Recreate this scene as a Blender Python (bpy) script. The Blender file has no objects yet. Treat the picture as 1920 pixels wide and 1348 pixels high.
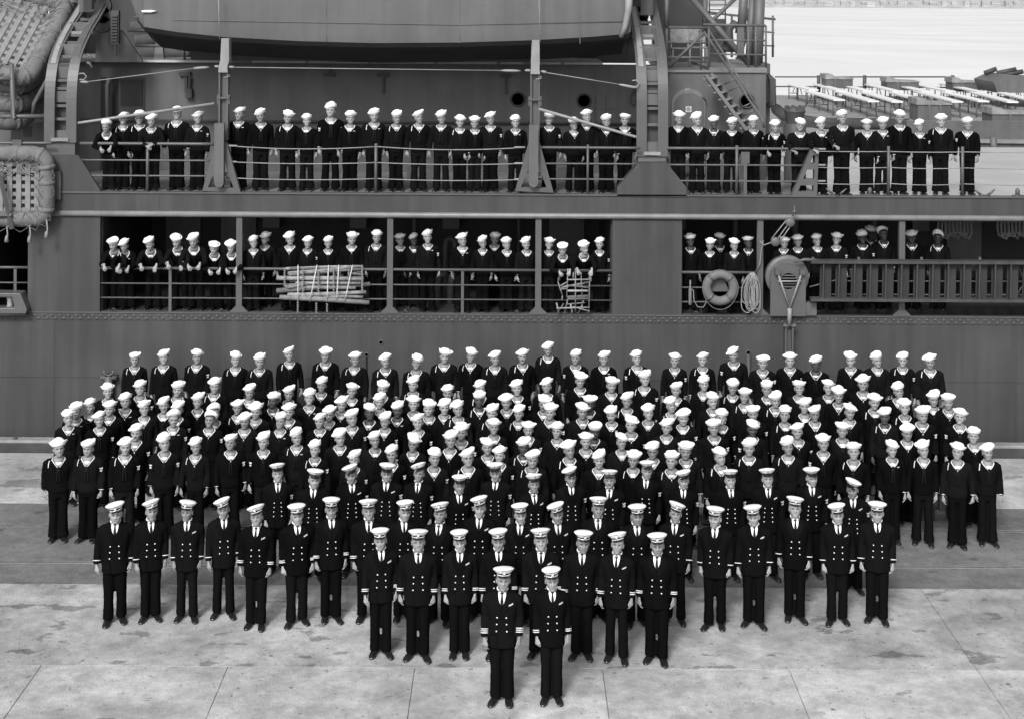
import bpy, bmesh, math, random
from mathutils import Vector, Matrix, noise
random.seed(7)
rnd = random.Random(11)
C = bpy.context.scene.collection
sc = bpy.context.scene
PI = math.pi
R = math.radians

# ---------------------------------------------------------------- camera, light, exposure
FPX, HC, YH, ROLL = 2700.0, 9.4, -5.0, 0.0055     # focal length and horizon of the photograph (1920 px wide)
cam = bpy.data.objects.new('camera', bpy.data.cameras.new('camera')); C.objects.link(cam)
cam.data.sensor_width = 36; cam.data.lens = 36 * FPX / 1920
cam.data.shift_y = -(674 - YH) / 1920
cam.data.clip_end = 8000; cam.data.clip_start = .3
cam.location = (0, 0, HC)
_c, _s = math.cos(ROLL), math.sin(ROLL)
cam.rotation_euler = Matrix(((_c, -_s, 0), (0, 0, -1), (_s, _c, 0))).to_euler()
sc.camera = cam
w = bpy.data.worlds.new('World'); sc.world = w; w.use_nodes = True
nt = w.node_tree; nt.nodes.clear()
sky = nt.nodes.new('ShaderNodeTexSky'); sky.sky_type = 'NISHITA'; sky.sun_disc = False
SUN_EL, SUN_ROT = R(40), R(200)
sky.sun_elevation = SUN_EL; sky.sun_rotation = SUN_ROT; sky.air_density = 1.0; sky.dust_density = 4.0; sky.ozone_density = 1
bw = nt.nodes.new('ShaderNodeRGBToBW'); bg = nt.nodes.new('ShaderNodeBackground'); out = nt.nodes.new('ShaderNodeOutputWorld')
bg.inputs['Strength'].default_value = 0.15
nt.links.new(sky.outputs[0], bw.inputs[0]); nt.links.new(bw.outputs[0], bg.inputs[0]); nt.links.new(bg.outputs[0], out.inputs[0])
sl = bpy.data.lights.new('sun', 'SUN'); sl.energy = 1.75; sl.angle = R(12); sl.color = (1, 1, 1)
sun = bpy.data.objects.new('sun', sl); C.objects.link(sun)
# light comes from behind the camera, a little to the left
az = R(-18)
sd = Vector((math.sin(az) * math.cos(SUN_EL), -math.cos(az) * math.cos(SUN_EL), math.sin(SUN_EL)))
sun.rotation_euler = sd.to_track_quat('Z', 'Y').to_euler()
sky.sun_rotation = math.atan2(sd.x, sd.y)
sc.view_settings.view_transform = 'Standard'; sc.view_settings.look = 'None'
sc.view_settings.gamma = 1; sc.view_settings.use_curve_mapping = False
sc.view_settings.exposure = 0.55
sc.cycles.max_bounces = 5; sc.cycles.diffuse_bounces = 3

# ---------------------------------------------------------------- pixel of the photograph -> place in the world
def at(px, py, D):
    u, v = px - 960, -(py - YH)
    return Vector(((u * _c - v * _s) * D / FPX, D, HC + (u * _s + v * _c) * D / FPX))
def X(px, D): return (px - 960) * D / FPX
def Z(py, D): return HC - (py - YH) * D / FPX

# ---------------------------------------------------------------- materials
def mat(name, g, rough=.8, spec=.3, noise_amt=0., nscale=3., bump=0., bscale=30., objvar=0., metal=0., tone=False, streak=0., spots=0., spscale=1., spdark=.5, sheen=0., speck=0., big=0.):
    m = bpy.data.materials.new(name); m.use_nodes = True
    n = m.node_tree.nodes; l = m.node_tree.links; b = n['Principled BSDF']
    b.inputs['Roughness'].default_value = rough; b.inputs['Specular IOR Level'].default_value = spec; b.inputs['Metallic'].default_value = metal
    v = n.new('ShaderNodeValue'); v.outputs[0].default_value = g; cur = v.outputs[0]
    tc = n.new('ShaderNodeTexCoord'); 
    def mul(a, bb):
        q = n.new('ShaderNodeMath'); q.operation = 'MULTIPLY'; l.new(a, q.inputs[0]); l.new(bb, q.inputs[1]); return q.outputs[0]
    def mr(a, lo, hi, f0=0., f1=1.):
        q = n.new('ShaderNodeMapRange'); l.new(a, q.inputs[0]); q.inputs[1].default_value = f0; q.inputs[2].default_value = f1
        q.inputs[3].default_value = lo; q.inputs[4].default_value = hi; return q.outputs[0]
    geo = n.new('ShaderNodeNewGeometry')
    src = geo.outputs['Position']
    if noise_amt:
        t = n.new('ShaderNodeTexNoise'); t.inputs['Scale'].default_value = nscale; t.inputs['Detail'].default_value = 7; t.inputs['Roughness'].default_value = .62
        l.new(src, t.inputs['Vector']); cur = mul(cur, mr(t.outputs[0], 1 - noise_amt, 1 + noise_amt, .3, .7))
    if streak:
        mp = n.new('ShaderNodeMapping'); mp.inputs['Scale'].default_value = (3.0, 3.0, .18); l.new(src, mp.inputs[0])
        t = n.new('ShaderNodeTexNoise'); t.inputs['Scale'].default_value = 1.6; t.inputs['Detail'].default_value = 6
        l.new(mp.outputs[0], t.inputs['Vector']); cur = mul(cur, mr(t.outputs[0], 1 - streak, 1 + streak, .35, .68))
    if spots:
        t = n.new('ShaderNodeTexNoise'); t.inputs['Scale'].default_value = spscale; t.inputs['Detail'].default_value = 4; t.inputs['Roughness'].default_value = .55
        mp = n.new('ShaderNodeMapping'); mp.inputs['Scale'].default_value = (.6, 1, 1); l.new(src, mp.inputs[0]); l.new(mp.outputs[0], t.inputs['Vector'])
        cur = mul(cur, mr(t.outputs[0], 1, spdark, spots, spots + .035))
    if speck:
        t = n.new('ShaderNodeTexNoise'); t.inputs['Scale'].default_value = 14; t.inputs['Detail'].default_value = 2; t.inputs['Distortion'].default_value = 1.2; l.new(src, t.inputs['Vector']); cur = mul(cur, mr(t.outputs[0], 1, .55, speck, speck + .07))
        t = n.new('ShaderNodeTexVoronoi'); t.inputs['Scale'].default_value = 1.7; l.new(src, t.inputs['Vector']); cur = mul(cur, mr(t.outputs['Distance'], .42, 1, .035, .075))
        t = n.new('ShaderNodeTexVoronoi'); t.inputs['Scale'].default_value = 3.9; l.new(src, t.inputs['Vector']); cur = mul(cur, mr(t.outputs['Distance'], .5, 1, .04, .10))
        t = n.new('ShaderNodeTexNoise'); t.inputs['Scale'].default_value = 5.5; t.inputs['Detail'].default_value = 8; t.inputs['Roughness'].default_value = .75; l.new(src, t.inputs['Vector']); cur = mul(cur, mr(t.outputs[0], .82, 1.14, .35, .65))
        t = n.new('ShaderNodeTexNoise'); t.inputs['Scale'].default_value = 75; t.inputs['Detail'].default_value = 3; l.new(src, t.inputs['Vector']); cur = mul(cur, mr(t.outputs[0], .80, 1.20, .35, .65))
    if big:
        t = n.new('ShaderNodeTexNoise'); t.inputs['Scale'].default_value = .45; t.inputs['Detail'].default_value = 5; t.inputs['Distortion'].default_value = .6; l.new(src, t.inputs['Vector']); cur = mul(cur, mr(t.outputs[0], 1 - big, 1 + big, .35, .65))
    if objvar:
        oi = n.new('ShaderNodeObjectInfo'); cur = mul(cur, mr(oi.outputs['Random'], 1 - objvar, 1 + objvar))
    if tone:
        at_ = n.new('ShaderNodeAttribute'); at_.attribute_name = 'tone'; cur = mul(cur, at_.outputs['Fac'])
    cc = n.new('ShaderNodeCombineColor')
    for i in range(3): l.new(cur, cc.inputs[i])
    l.new(cc.outputs[0], b.inputs['Base Color'])
    if sheen: b.inputs['Sheen Weight'].default_value = sheen; b.inputs['Sheen Roughness'].default_value = .5
    if bump:
        t = n.new('ShaderNodeTexNoise'); t.inputs['Scale'].default_value = bscale; t.inputs['Detail'].default_value = 5; l.new(tc.outputs['Object'] if bump < 0 else src, t.inputs['Vector'])
        bp = n.new('ShaderNodeBump'); bp.inputs['Strength'].default_value = abs(bump); bp.inputs['Distance'].default_value = .02; l.new(t.outputs[0], bp.inputs['Height'])
        l.new(bp.outputs[0], b.inputs['Normal'])
    return m
M = dict(
    concrete=mat('light_concrete', .36, .9, .2, .26, 2.3, .5, 26, objvar=.04, spots=.66, spscale=3.6, spdark=.62, speck=.66, big=.20),
    concrete2=mat('worn_concrete', .33, .9, .2, .28, 1.3, .4, 18, spots=.60, spscale=1.5, spdark=.6, speck=.66, big=.2),
    concrete3=mat('stained_concrete', .315, .9, .2, .30, 1.9, .5, 26, spots=.60, spscale=2.6, spdark=.55, speck=.64, big=.22),
    asphalt=mat('asphalt', .14, .9, .2, .2, 2.2, .4, 30, spots=.66, spscale=2.5, spdark=.6, speck=.66, big=.18),
    bed=mat('pier_bed', .06, .95, .1, .2, 2),
    rail=mat('rail_steel', .17, .6, .3, .3, 4),
    groove=mat('groove', .03, .95, .1),
    timber=mat('grey_timber', .22, .9, .15, .3, 2.5, .4, 25, streak=.1),
    dark_timber=mat('very_dark_timber', .05, .9, .2, .3, 2.5, .4, 25),
    hull=mat('hull_paint', .051, .6, .25, .10, .8, .10, 5, streak=.15, spots=.72, spscale=7, spdark=1.7, big=.10),
    hull_trim=mat('hull_trim_paint', .08, .45, .4, .12, 2, .1, 8),
    paint=mat('grey_paint', .098, .5, .35, .14, 1.5, .1, 9, streak=.1),
    paint_light=mat('light_grey_paint', .21, .5, .35, .18, 3, .1, 9),
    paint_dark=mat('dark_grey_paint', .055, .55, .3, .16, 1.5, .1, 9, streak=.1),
    inner=mat('gallery_and_shade_paint', .034, .7, .2, .2, 1.2),
    black=mat('opening_black', .008, .6, .2),
    deck=mat('deck_paint', .16, .5, .35, .2, 1.4, .12, 9),
    wet=mat('wet_deck', .24, .20, .7, .25, .9, .35, 2.2),
    canvas=mat('weathered_canvas', .14, .9, .15, .22, 6, .5, 18, objvar=.1),
    rope=mat('pale_rope', .22, .9, .15, .15, 12, objvar=.08),
    ring=mat('ring_grey', .125, .7, .2, .12, 5),
    net=mat('dirty_net', .14, .95, .1, .25, 9),
    slat=mat('raft_slat', .19, .85, .2, .2, 6),
    waterway=mat('brightened_waterway', .5, .7, .2, .15, 4),
    cord=mat('white_cord', .5, .9, .15),
    pole=mat('pale_pole', .20, .75, .25, .35, 7, .2, 20, objvar=.45),
    boat=mat('boat_paint', .098, .55, .3, .12, 1.0, .12, 6, streak=.09),
    table=mat('table_top', .60, .6, .3, .06, 3),
    leg=mat('table_leg', .10, .6, .3),
    bargedeck=mat('barge_deck', .21, .7, .3, .2, 1.2, .3, 4, streak=.0),
    barge=mat('barge_paint', .085, .6, .3, .2, 1.0, .2, 4, streak=.12),
    shore=mat('far_shore', .34, .95, .1, .2, .03),  # haze put into the pale shore colour
    town=mat('far_building', .36, .9, .1, .1, .03, objvar=.2),  # buildings paled likewise, haze in the colour
    skin=mat('skin', .255, .55, .3, tone=True, objvar=.2),
    skin_dark=mat('dark_skin', .06, .5, .4, tone=True, objvar=.15),
    skin_tan=mat('tan_skin', .19, .55, .35, tone=True, objvar=.1),
    hair=mat('dark_hair', .02, .6, .3, objvar=.4), hair_fair=mat('fair_hair', .12, .6, .3, objvar=.3),
    hair_grey=mat('grey_hair', .3, .7, .3),
    navy=mat('navy_wool', .0058, .95, .0, objvar=.35, bump=-.25, bscale=60),
    coat=mat('dark_blue_coat', .0052, .95, .0, objvar=.25, bump=-.2, bscale=60),
    silk=mat('black_silk', .005, .5, .15),
    hatw=mat('white_cotton', .80, .9, .15, objvar=.05, bump=-.35, bscale=16),
    capw=mat('white_cap_cover', .74, .85, .2, objvar=.04),
    white=mat('white_cloth', .72, .9, .15), rail_paint=mat('rail_highlight_paint', .15, .4, .4, .2, 3),
    piping=mat('collar_facing', .48, .85, .15, objvar=.15),
    gold=mat('bright_metal', .75, .35, .6, metal=.3), braid=mat('gold_braid', .62, .6, .3),
    leather=mat('black_leather', .012, .22, .55), visor=mat('black_visor', .008, .25, .5),
    ribbon=mat('ribbon_bar', .42, .7, .2, .5, 60),
    badge=mat('badge_grey', .09, .5, .4), signw=mat('sign_white', .62, .6, .3),
)
# water: smooth harbour swell that mirrors the overcast sky
def water_mat():
    m = bpy.data.materials.new('harbour_water'); m.use_nodes = True; n = m.node_tree.nodes; l = m.node_tree.links; b = n['Principled BSDF']
    b.inputs['Base Color'].default_value = (.72, .72, .72, 1); b.inputs['Roughness'].default_value = .22; b.inputs['IOR'].default_value = 1.33
    b.inputs['Specular IOR Level'].default_value = .9
    g = n.new('ShaderNodeNewGeometry'); mp = n.new('ShaderNodeMapping'); mp.inputs['Scale'].default_value = (.5, 1, 1); l.new(g.outputs['Position'], mp.inputs[0])
    t = n.new('ShaderNodeTexNoise'); t.inputs['Scale'].default_value = .9; t.inputs['Detail'].default_value = 4; l.new(mp.outputs[0], t.inputs[0])
    m2 = n.new('ShaderNodeMapping'); m2.inputs['Scale'].default_value = (.012, .02, 1); l.new(g.outputs['Position'], m2.inputs[0])
    t2 = n.new('ShaderNodeTexNoise'); t2.inputs['Scale'].default_value = 1; t2.inputs['Detail'].default_value = 6; t2.inputs['Distortion'].default_value = 1.; l.new(m2.outputs[0], t2.inputs[0])
    rp = n.new('ShaderNodeMapRange'); rp.inputs[1].default_value = .3; rp.inputs[2].default_value = .7; rp.inputs[3].default_value = .62; rp.inputs[4].default_value = .76; l.new(t2.outputs[0], rp.inputs[0])
    cc = n.new('ShaderNodeCombineColor'); [l.new(rp.outputs[0], cc.inputs[i]) for i in range(3)]; l.new(cc.outputs[0], b.inputs['Base Color'])
    bp = n.new('ShaderNodeBump'); bp.inputs['Strength'].default_value = .3; bp.inputs['Distance'].default_value = .12; l.new(t.outputs[0], bp.inputs['Height']); l.new(bp.outputs[0], b.inputs['Normal'])
    return m
M['water'] = water_mat()

# ---------------------------------------------------------------- mesh builder
class MB:
    def __init__(s): s.v = []; s.f = []
    def add(s, vs, fs):
        o = len(s.v); s.v += [Vector(p) for p in vs]; s.f += [tuple(i + o for i in f) for f in fs]; return s
    def merge(s, other, T=None):
        vs = other.v if T is None else [T @ p for p in other.v]
        fs = other.f
        if T is not None and T.determinant() < 0: fs = [tuple(reversed(f)) for f in fs]
        return s.add(vs, fs)
    def box(s, x0, x1, y0, y1, z0, z1):
        if x0 > x1: x0, x1 = x1, x0
        if y0 > y1: y0, y1 = y1, y0
        if z0 > z1: z0, z1 = z1, z0
        return s.add([(x0,y0,z0),(x1,y0,z0),(x1,y1,z0),(x0,y1,z0),(x0,y0,z1),(x1,y0,z1),(x1,y1,z1),(x0,y1,z1)],
                     [(0,3,2,1),(4,5,6,7),(0,1,5,4),(1,2,6,5),(2,3,7,6),(3,0,4,7)])
    def rings(s, rs, cap=True, closed=True, loop=False):
        n = len(rs[0]); vs = [p for r in rs for p in r]; fs = []
        m = len(rs)
        for i in range(m if loop else m - 1):
            for j in range(n if closed else n - 1):
                a = i * n + j; b = i * n + (j + 1) % n; c = ((i + 1) % m) * n + (j + 1) % n; d = ((i + 1) % m) * n + j
                fs.append((a, b, c, d))
        if cap and not loop: fs.append(tuple(range(n - 1, -1, -1))); fs.append(tuple(range((m - 1) * n, m * n)))
        return s.add(vs, fs)
    def tube(s, pts, rad, n=8, cap=True, loop=False, flat=1.0, up=None):
        pts = [Vector(p) for p in pts]; m = len(pts)
        if not hasattr(rad, '__len__'): rad = [rad] * m
        rs = []; pu = None
        for i, p in enumerate(pts):
            a = pts[(i - 1) % m] if (loop or i > 0) else p; b = pts[(i + 1) % m] if (loop or i < m - 1) else p
            t = (b - a)
            if t.length < 1e-9: t = Vector((0, 0, 1))
            t.normalize()
            if pu is None:
                pu = Vector(up) if up else (Vector((0, 0, 1)) if abs(t.z) < .9 else Vector((0, 1, 0)))
            u = pu - t * pu.dot(t)
            if u.length < 1e-6: u = t.orthogonal()
            u.normalize(); pu = u; w_ = t.cross(u)
            rs.append([p + (u * math.cos(2*PI*k/n) * flat + w_ * math.sin(2*PI*k/n)) * rad[i] for k in range(n)])
        return s.rings(rs, cap, True, loop)
    def prism(s, poly, d0, d1, axis='y'):      # polygon in the XZ plane pushed from y=d0 to y=d1 (or XY polygon along z)
        n = len(poly)
        if axis == 'y': vs = [(x, d0, z) for x, z in poly] + [(x, d1, z) for x, z in poly]
        elif axis == 'z': vs = [(x, y, d0) for x, y in poly] + [(x, y, d1) for x, y in poly]
        else: vs = [(d0, y, z) for y, z in poly] + [(d1, y, z) for y, z in poly]
        return s.add(vs, [tuple(range(n)), tuple(range(2*n - 1, n - 1, -1))] + [(i, i + n, (i+1) % n + n, (i+1) % n) for i in range(n)])
    def lathe(s, prof, n=16, center=(0,0,0), sx=1, sy=1, axis='z', cap=True):
        c = Vector(center); rs = []
        for r, h in prof:
            ring = []
            for k in range(n):
                a = 2*PI*k/n; p = (r*math.cos(a)*sx, r*math.sin(a)*sy, h)
                if axis == 'y': p = (p[0], h, p[1])
                if axis == 'x': p = (h, p[0], p[1])
                ring.append(c + Vector(p))
            rs.append(ring)
        return s.rings(rs, cap)
    def mesh(s, name, m, smooth=False, recalc=True):
        me = bpy.data.meshes.new(name); me.from_pydata([tuple(p) for p in s.v], [], s.f)
        if recalc:
            bm = bmesh.new(); bm.from_mesh(me); bmesh.ops.recalc_face_normals(bm, faces=bm.faces); bm.to_mesh(me); bm.free()
        for k in (m if isinstance(m, (list, tuple)) else [m]): me.materials.append(k)
        if smooth: me.shade_smooth()
        return me
def put(name, me, parent=None, mtx=None, kind=None, label=None, cat=None, group=None):
    if isinstance(me, MB): raise ValueError
    o = bpy.data.objects.new(name, me); C.objects.link(o)
    if parent is not None: o.parent = parent
    if mtx is not None: o.matrix_basis = mtx
    if kind: o['kind'] = kind
    if label: o['label'] = label
    if cat: o['category'] = cat
    if group: o['group'] = group
    return o
def empty(name, loc, label, cat, group=None, rz=0, scale=1.):
    o = bpy.data.objects.new(name, None); C.objects.link(o); o.location = loc; o.rotation_euler = (0, 0, rz); o.scale = (scale,) * 3
    o.empty_display_size = .2
    o['label'] = label; o['category'] = cat
    if group: o['group'] = group
    return o
def smooth_by_angle(me, deg=35):
    me.shade_smooth()
    bm = bmesh.new(); bm.from_mesh(me)
    for e in bm.edges:
        if len(e.link_faces) == 2 and e.calc_face_angle(0) > R(deg): e.smooth = False
    bm.to_mesh(me); bm.free(); return me
def remesh(mb, vox, name, m, fold=0., fseed=0, sm=2):
    me = mb.mesh(name + '_src', m)
    o = bpy.data.objects.new('tmp', me); C.objects.link(o)
    md = o.modifiers.new('r', 'REMESH'); md.mode = 'VOXEL'; md.voxel_size = vox; md.use_smooth_shade = True
    s2 = o.modifiers.new('s', 'SMOOTH'); s2.factor = .5; s2.iterations = sm
    dg = bpy.context.evaluated_depsgraph_get(); res = bpy.data.meshes.new_from_object(o.evaluated_get(dg)); res.name = name
    bpy.data.objects.remove(o); bpy.data.meshes.remove(me)
    if not res.materials: res.materials.append(m)
    if fold:
        off = Vector((fseed * 3.7, fseed * 1.3, 0))
        nrm = [v.normal.copy() for v in res.vertices]
        for v, nn in zip(res.vertices, nrm):
            p = v.co
            d = noise.noise(Vector((p.x * 9, p.y * 9, p.z * 4)) + off) + .6 * noise.noise(Vector((p.x * 20 + p.z * 8, p.y * 20, p.z * 14)) + off)
            v.co = p + nn * d * fold
    res.shade_smooth()
    return res
ords = ['first', 'second', 'third', 'fourth', 'fifth', 'sixth', 'seventh', 'eighth', 'ninth', 'tenth', 'eleventh', 'twelfth', 'thirteenth', 'fourteenth', 'fifteenth', 'sixteenth', 'seventeenth', 'eighteenth', 'nineteenth', 'twentieth', 'twenty-first', 'twenty-second', 'twenty-third', 'twenty-fourth', 'twenty-fifth', 'twenty-sixth', 'twenty-seventh', 'twenty-eighth', 'twenty-ninth', 'thirtieth', 'thirty-first', 'thirty-second', 'thirty-third', 'thirty-fourth', 'thirty-fifth']
# ================================================================ SETTING: PIER
def structure(name, mb, m, parent=None, smooth=False):
    return put(name, mb.mesh(name, m, smooth), parent, None, None if parent else 'structure')
mb = MB(); mb.box(-60, 70, -6, 29.9, -3, -.06); structure('pier', mb, M['bed'])
def bevel_mesh(mb, name, m, w=.012, seg=1):
    me = mb.mesh(name, m); bm = bmesh.new(); bm.from_mesh(me)
    bmesh.ops.bevel(bm, geom=list(bm.edges), offset=w, segments=seg, affect='EDGES', profile=.5); bm.to_mesh(me); bm.free(); return me
pavement = put('pavement', bpy.data.meshes.new('pavement'), kind='structure')
def pave(x0, x1, y0, y1, m, dz=0., nm='concrete_slab'):
    mb = MB(); mb.box(x0 + .004, x1 - .004, y0 + .004, y1 - .004, -.058, dz)
    put(nm, bevel_mesh(mb, nm, m, .003), pavement)
XS = [-14.4, -11.8, -9.2, -6.55, -3.93, -1.31, 1.32, 3.94, 6.58, 9.2, 11.8, 14.4]
for i in range(len(XS) - 1): pave(XS[i], XS[i+1], 14.6, 20.20, M['concrete'], rnd.uniform(-.003, .003))
for x0, x1 in ((-14.4, 6.58), (6.58, 14.4)): pave(x0, x1, 20.20, 23.0, M['concrete3'])
for x0, x1 in ((-40, -14.4), (14.4, 45)): pave(x0, x1, 14.6, 20.2, M['concrete']); pave(x0, x1, 20.2, 23.0, M['concrete3'])
pave(-40, 45, -5, 14.6, M['concrete'])
# track zone with two rails sunk in it
DR = [23.93, 25.56]
edges = [23.0, DR[0]-.10, DR[0]+.09, DR[1]-.10, DR[1]+.09, 26.65]
mb = MB(); mb.box(-40, 45, edges[0]+.01, edges[1], -.05, -.006); mb.box(-40, 45, edges[2], edges[3], -.05, -.004); mb.box(-40, 45, edges[4], edges[5], -.05, -.006)
put('asphalt', mb.mesh('asphalt', M['asphalt']), None, None, 'structure')
for y in DR:
    mb = MB(); mb.prism([(y-.035, -.07), (y+.035, -.07), (y+.012, -.03), (y+.024, -.004), (y-.024, -.004), (y-.012, -.03)], -40, 45, axis='x')
    r = put('crane_rail', mb.mesh('crane_rail', M['rail'])); r['label'] = ('nearer' if y < 24.5 else 'farther, dark-grooved') + ' steel rail sunk into the asphalt strip of the pier'; r['category'] = 'rail'; r['group'] = 'rails along the pier'
for i, x in enumerate(range(-42, 46, 6)): pave(x, x+6, 26.66, 29.55, M['concrete2'], -.002 + rnd.uniform(-.004, .004))
# timber stringpiece along the edge: squared beams end to end
x = -20.3; i = 0
while x < 22:
    L = 5.2 + (i % 3)*.6
    mb = MB(); mb.box(x + .012, x + L - .012, 29.60, 29.86, -.05, .24)
    o = put('stringpiece', bevel_mesh(mb, 'stringpiece', M['timber'], .018), kind=None)
    o['label'] = 'kerb beam %s from the left along the pier edge against the hull' % ('first', 'second', 'third', 'fourth', 'fifth', 'sixth', 'seventh', 'eighth')[i]; o['category'] = 'timber beam'; o['group'] = 'kerb beams along the pier edge'
    mb = MB(); mb.box(x + .03, x + L - .03, 29.575, 29.598, -.055, .19); put('dark_front_board', mb.mesh('dark_front_board', M['dark_timber']), o)  # dark board covering the front face of the beam
    for q in (x + .9, x + L - .9):
        mb = MB(); mb.lathe([(.045, .24), (.045, .262), (.02, .27), (.001, .27)], 10, (q, 29.72, 0)); put('bolt', mb.mesh('bolt', M['paint_dark'], True), o)
    x += L; i += 1

# ================================================================ SETTING: WATER, FAR SHORE
mb = MB(); mb.add([(-3000, 29.9, -2), (6000, 29.9, -2), (6000, 6500, -2), (-3000, 6500, -2)], [(0,1,2,3)]); structure('water', mb, M['water'])
mb = MB(); vs = []; fs = []; nn = 90
for i in range(nn+1):
    x = -900 + i*3600/nn
    for j, (yy, hh) in enumerate(((1800, -2.5), (1812, 0), (1840, 5), (2000, 22), (2400, 45))):
        vs.append((x, yy + 6*math.sin(i*1.7+j), hh*(1 + .5*noise.noise(Vector((i*.23, j*.7, 0)))) if hh > 0 else hh))
for i in range(nn):
    for j in range(4): a = i*5+j; fs.append((a, a+5, a+6, a+1))
mb.add(vs, fs); structure('far_shore', mb, M['shore'], smooth=True)
for i in range(26):
    px = 1440 + i*19.5 + rnd.uniform(-4, 4); Dd = 1822 + rnd.uniform(-5, 5); wd = rnd.uniform(5, 11); ht = rnd.uniform(3.0, 6.5); x = X(px, Dd)
    r = empty('shore_building', (x, Dd, .5), 'tiny pale waterfront building, %s from the left on the far shore' % ords[i], 'building', 'buildings on the far shore')
    mb = MB(); mb.box(-wd/2, wd/2, -3, 3, -1, ht); put('wall', mb.mesh('wall', M['town']), r)
    mb = MB(); mb.prism([(-3.3, ht), (3.3, ht), (0, ht + 1.6)], -wd/2 - .3, wd/2 + .3, axis='x'); put('roof', mb.mesh('roof', M['shore']), r)
    mb = MB()
    for q in range(int(wd//2.2)): mb.box(-wd/2 + .8 + q*2.2, -wd/2 + 1.7 + q*2.2, -3.06, -2.98, ht*.35, ht*.7)
    put('windows', mb.mesh('windows', M['canvas']), r)

# ================================================================ SHIP
DH = 30.7
ship = empty('naval_ship', (0, DH, 0), 'long grey naval ship moored behind the crew with sailors lining its two decks', 'ship')
SM = Matrix.Translation((0, -DH, 0))
def part(name, mb, m, smooth=False, ang=None, label=None, parent=None):
    me = mb.mesh(name, m, smooth)
    if ang: smooth_by_angle(me, ang)
    if parent is None: return put(name, me, ship, SM, label=label)
    return put(name, me, parent, label=label)
zU, zG, zGt = Z(365, DH), Z(591, DH), Z(411, DH)       # upper deck, gallery deck, top of gallery opening
def px_(p): return X(p, DH)
def poly(P, D=DH): return [(X(a, D), Z(b + (960 - a)*.0055*0, D)) for a, b in P]
def pz(px, py, D=DH): p = at(px, py, D); return (p.x, p.z)

mb = MB(); mb.box(-26, 34, DH, DH+.12, -4, zG); part('hull', mb, M['hull'])
mb = MB(); mb.box(-26, 34, DH-.0, DH+.12, zGt, zU); part('bulwark_strake', mb, M['hull'])
for a, b in ((-80, -30), (55, 190), (1151, 1281)):
    mb = MB(); mb.box(px_(a), px_(b), DH+.003, DH+.10, zG, zGt); part('shell_plate', mb, M['hull'])
# raised welds and lapped seams on the plating
for py in (711,):
    mb = MB(); mb.tube([(-26, DH-.004, Z(py, DH)), (34, DH-.004, Z(py, DH))], .009, 6); part('weld_seam', mb, M['hull'])
for px in (-120, 105, 700, 1355, 1910):
    mb = MB(); mb.box(px_(px)-.01, px_(px)+.01, DH-.006, DH+.02, -3, zG-.16); part('weld_seam', mb, M['hull'])
for px in (300, 843, 1420, 1720):
    mb = MB(); mb.box(px_(px)-.008, px_(px)+.008, DH-.005, DH+.02, zGt+.1, zU-.02); part('weld_seam', mb, M['hull'])
mb = MB(); mb.box(-26, 34, DH-.014, DH+.02, zG-.15, zG-.015); part('riveted_strake', mb, M['hull'])
mb = MB(); x = -12.5
i = 0
while x < 12.5:
    zz = zG - (.055 if i % 2 else .115)
    mb.lathe([(.028, DH-.012), (.025, DH-.024), (.014, DH-.032), (.0005, DH-.034)], 8, (x, 0, zz), axis='y'); x += .088; i += 1
o = part('rivets', mb, M['hull_trim'], True); o['kind'] = 'stuff'
# rub rail; its highlight is put into the lighter paint
mb = MB(); mb.tube([(-26, DH-.02, Z(405, DH)), (34, DH-.02, Z(405, DH))], .062, 12); part('rub_rail', mb, M['rail_paint'], True)
mb = MB(); mb.box(-26, 34, DH-.03, DH+.16, zU-.02, zU+.012); part('deck_edge', mb, M['hull_trim'])
mb = MB(); mb.box(-26, 34, DH-.02, DH+.14, zG-.004, zG+.02); part('sill', mb, M['hull_trim'])
# decks
mb = MB(); mb.box(-26, X(1500, 33), DH+.12, 41, zU-.10, zU); part('upper_deck', mb, M['deck'])
mb = MB(); mb.box(X(1500, 33)+.001, 34, DH+.12, 41, zU-.10, zU); part('fore_deck', mb, M['wet'])
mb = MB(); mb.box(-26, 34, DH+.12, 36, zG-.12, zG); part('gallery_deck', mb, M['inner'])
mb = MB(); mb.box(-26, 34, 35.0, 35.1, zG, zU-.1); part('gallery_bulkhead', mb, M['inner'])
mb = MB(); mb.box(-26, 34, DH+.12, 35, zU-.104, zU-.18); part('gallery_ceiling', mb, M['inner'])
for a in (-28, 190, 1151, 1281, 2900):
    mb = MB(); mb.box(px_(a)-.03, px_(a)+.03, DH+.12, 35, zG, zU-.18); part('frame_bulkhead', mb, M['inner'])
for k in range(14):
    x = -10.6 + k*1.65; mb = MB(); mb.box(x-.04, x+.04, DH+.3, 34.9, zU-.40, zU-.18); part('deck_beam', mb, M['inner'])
gr_ = random.Random(5)
for k in range(16):
    px = 215 + k*108 + gr_.uniform(-30, 30); D = 34.6; kind = gr_.random(); mb = MB(); x = X(px, D)
    if kind < .4: mb.tube([(x, D, zG), (x, D, zU-.2)], gr_.uniform(.03, .08), 8); part('gallery_pipe', mb, M['paint'], True)
    elif kind < .7: mb.box(x-.2, x+.2, D, D+.3, zG+1.2, zG+1.75); mb.box(x-.015, x+.015, D+.1, D+.2, zG+1.75, zU-.2); part('junction_box', mb, M['paint'])
    else: mb.box(x-.42, x+.42, D+.28, D+.39, zG+.2, zG+2.0); part('gallery_door', mb, M['paint'])
for k in range(4):
    mb = MB(); z = zU - .26 - .03*k; mb.tube([(px_(190), 34.0+.1*k, z), (px_(1151), 34.0+.1*k, z)], .022, 6); part('cable_run', mb, M['paint'], True)
    mb = MB(); mb.tube([(px_(1281), 34.0+.1*k, z), (px_(2200), 34.0+.1*k, z)], .022, 6); part('cable_run', mb, M['paint'], True)
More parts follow.
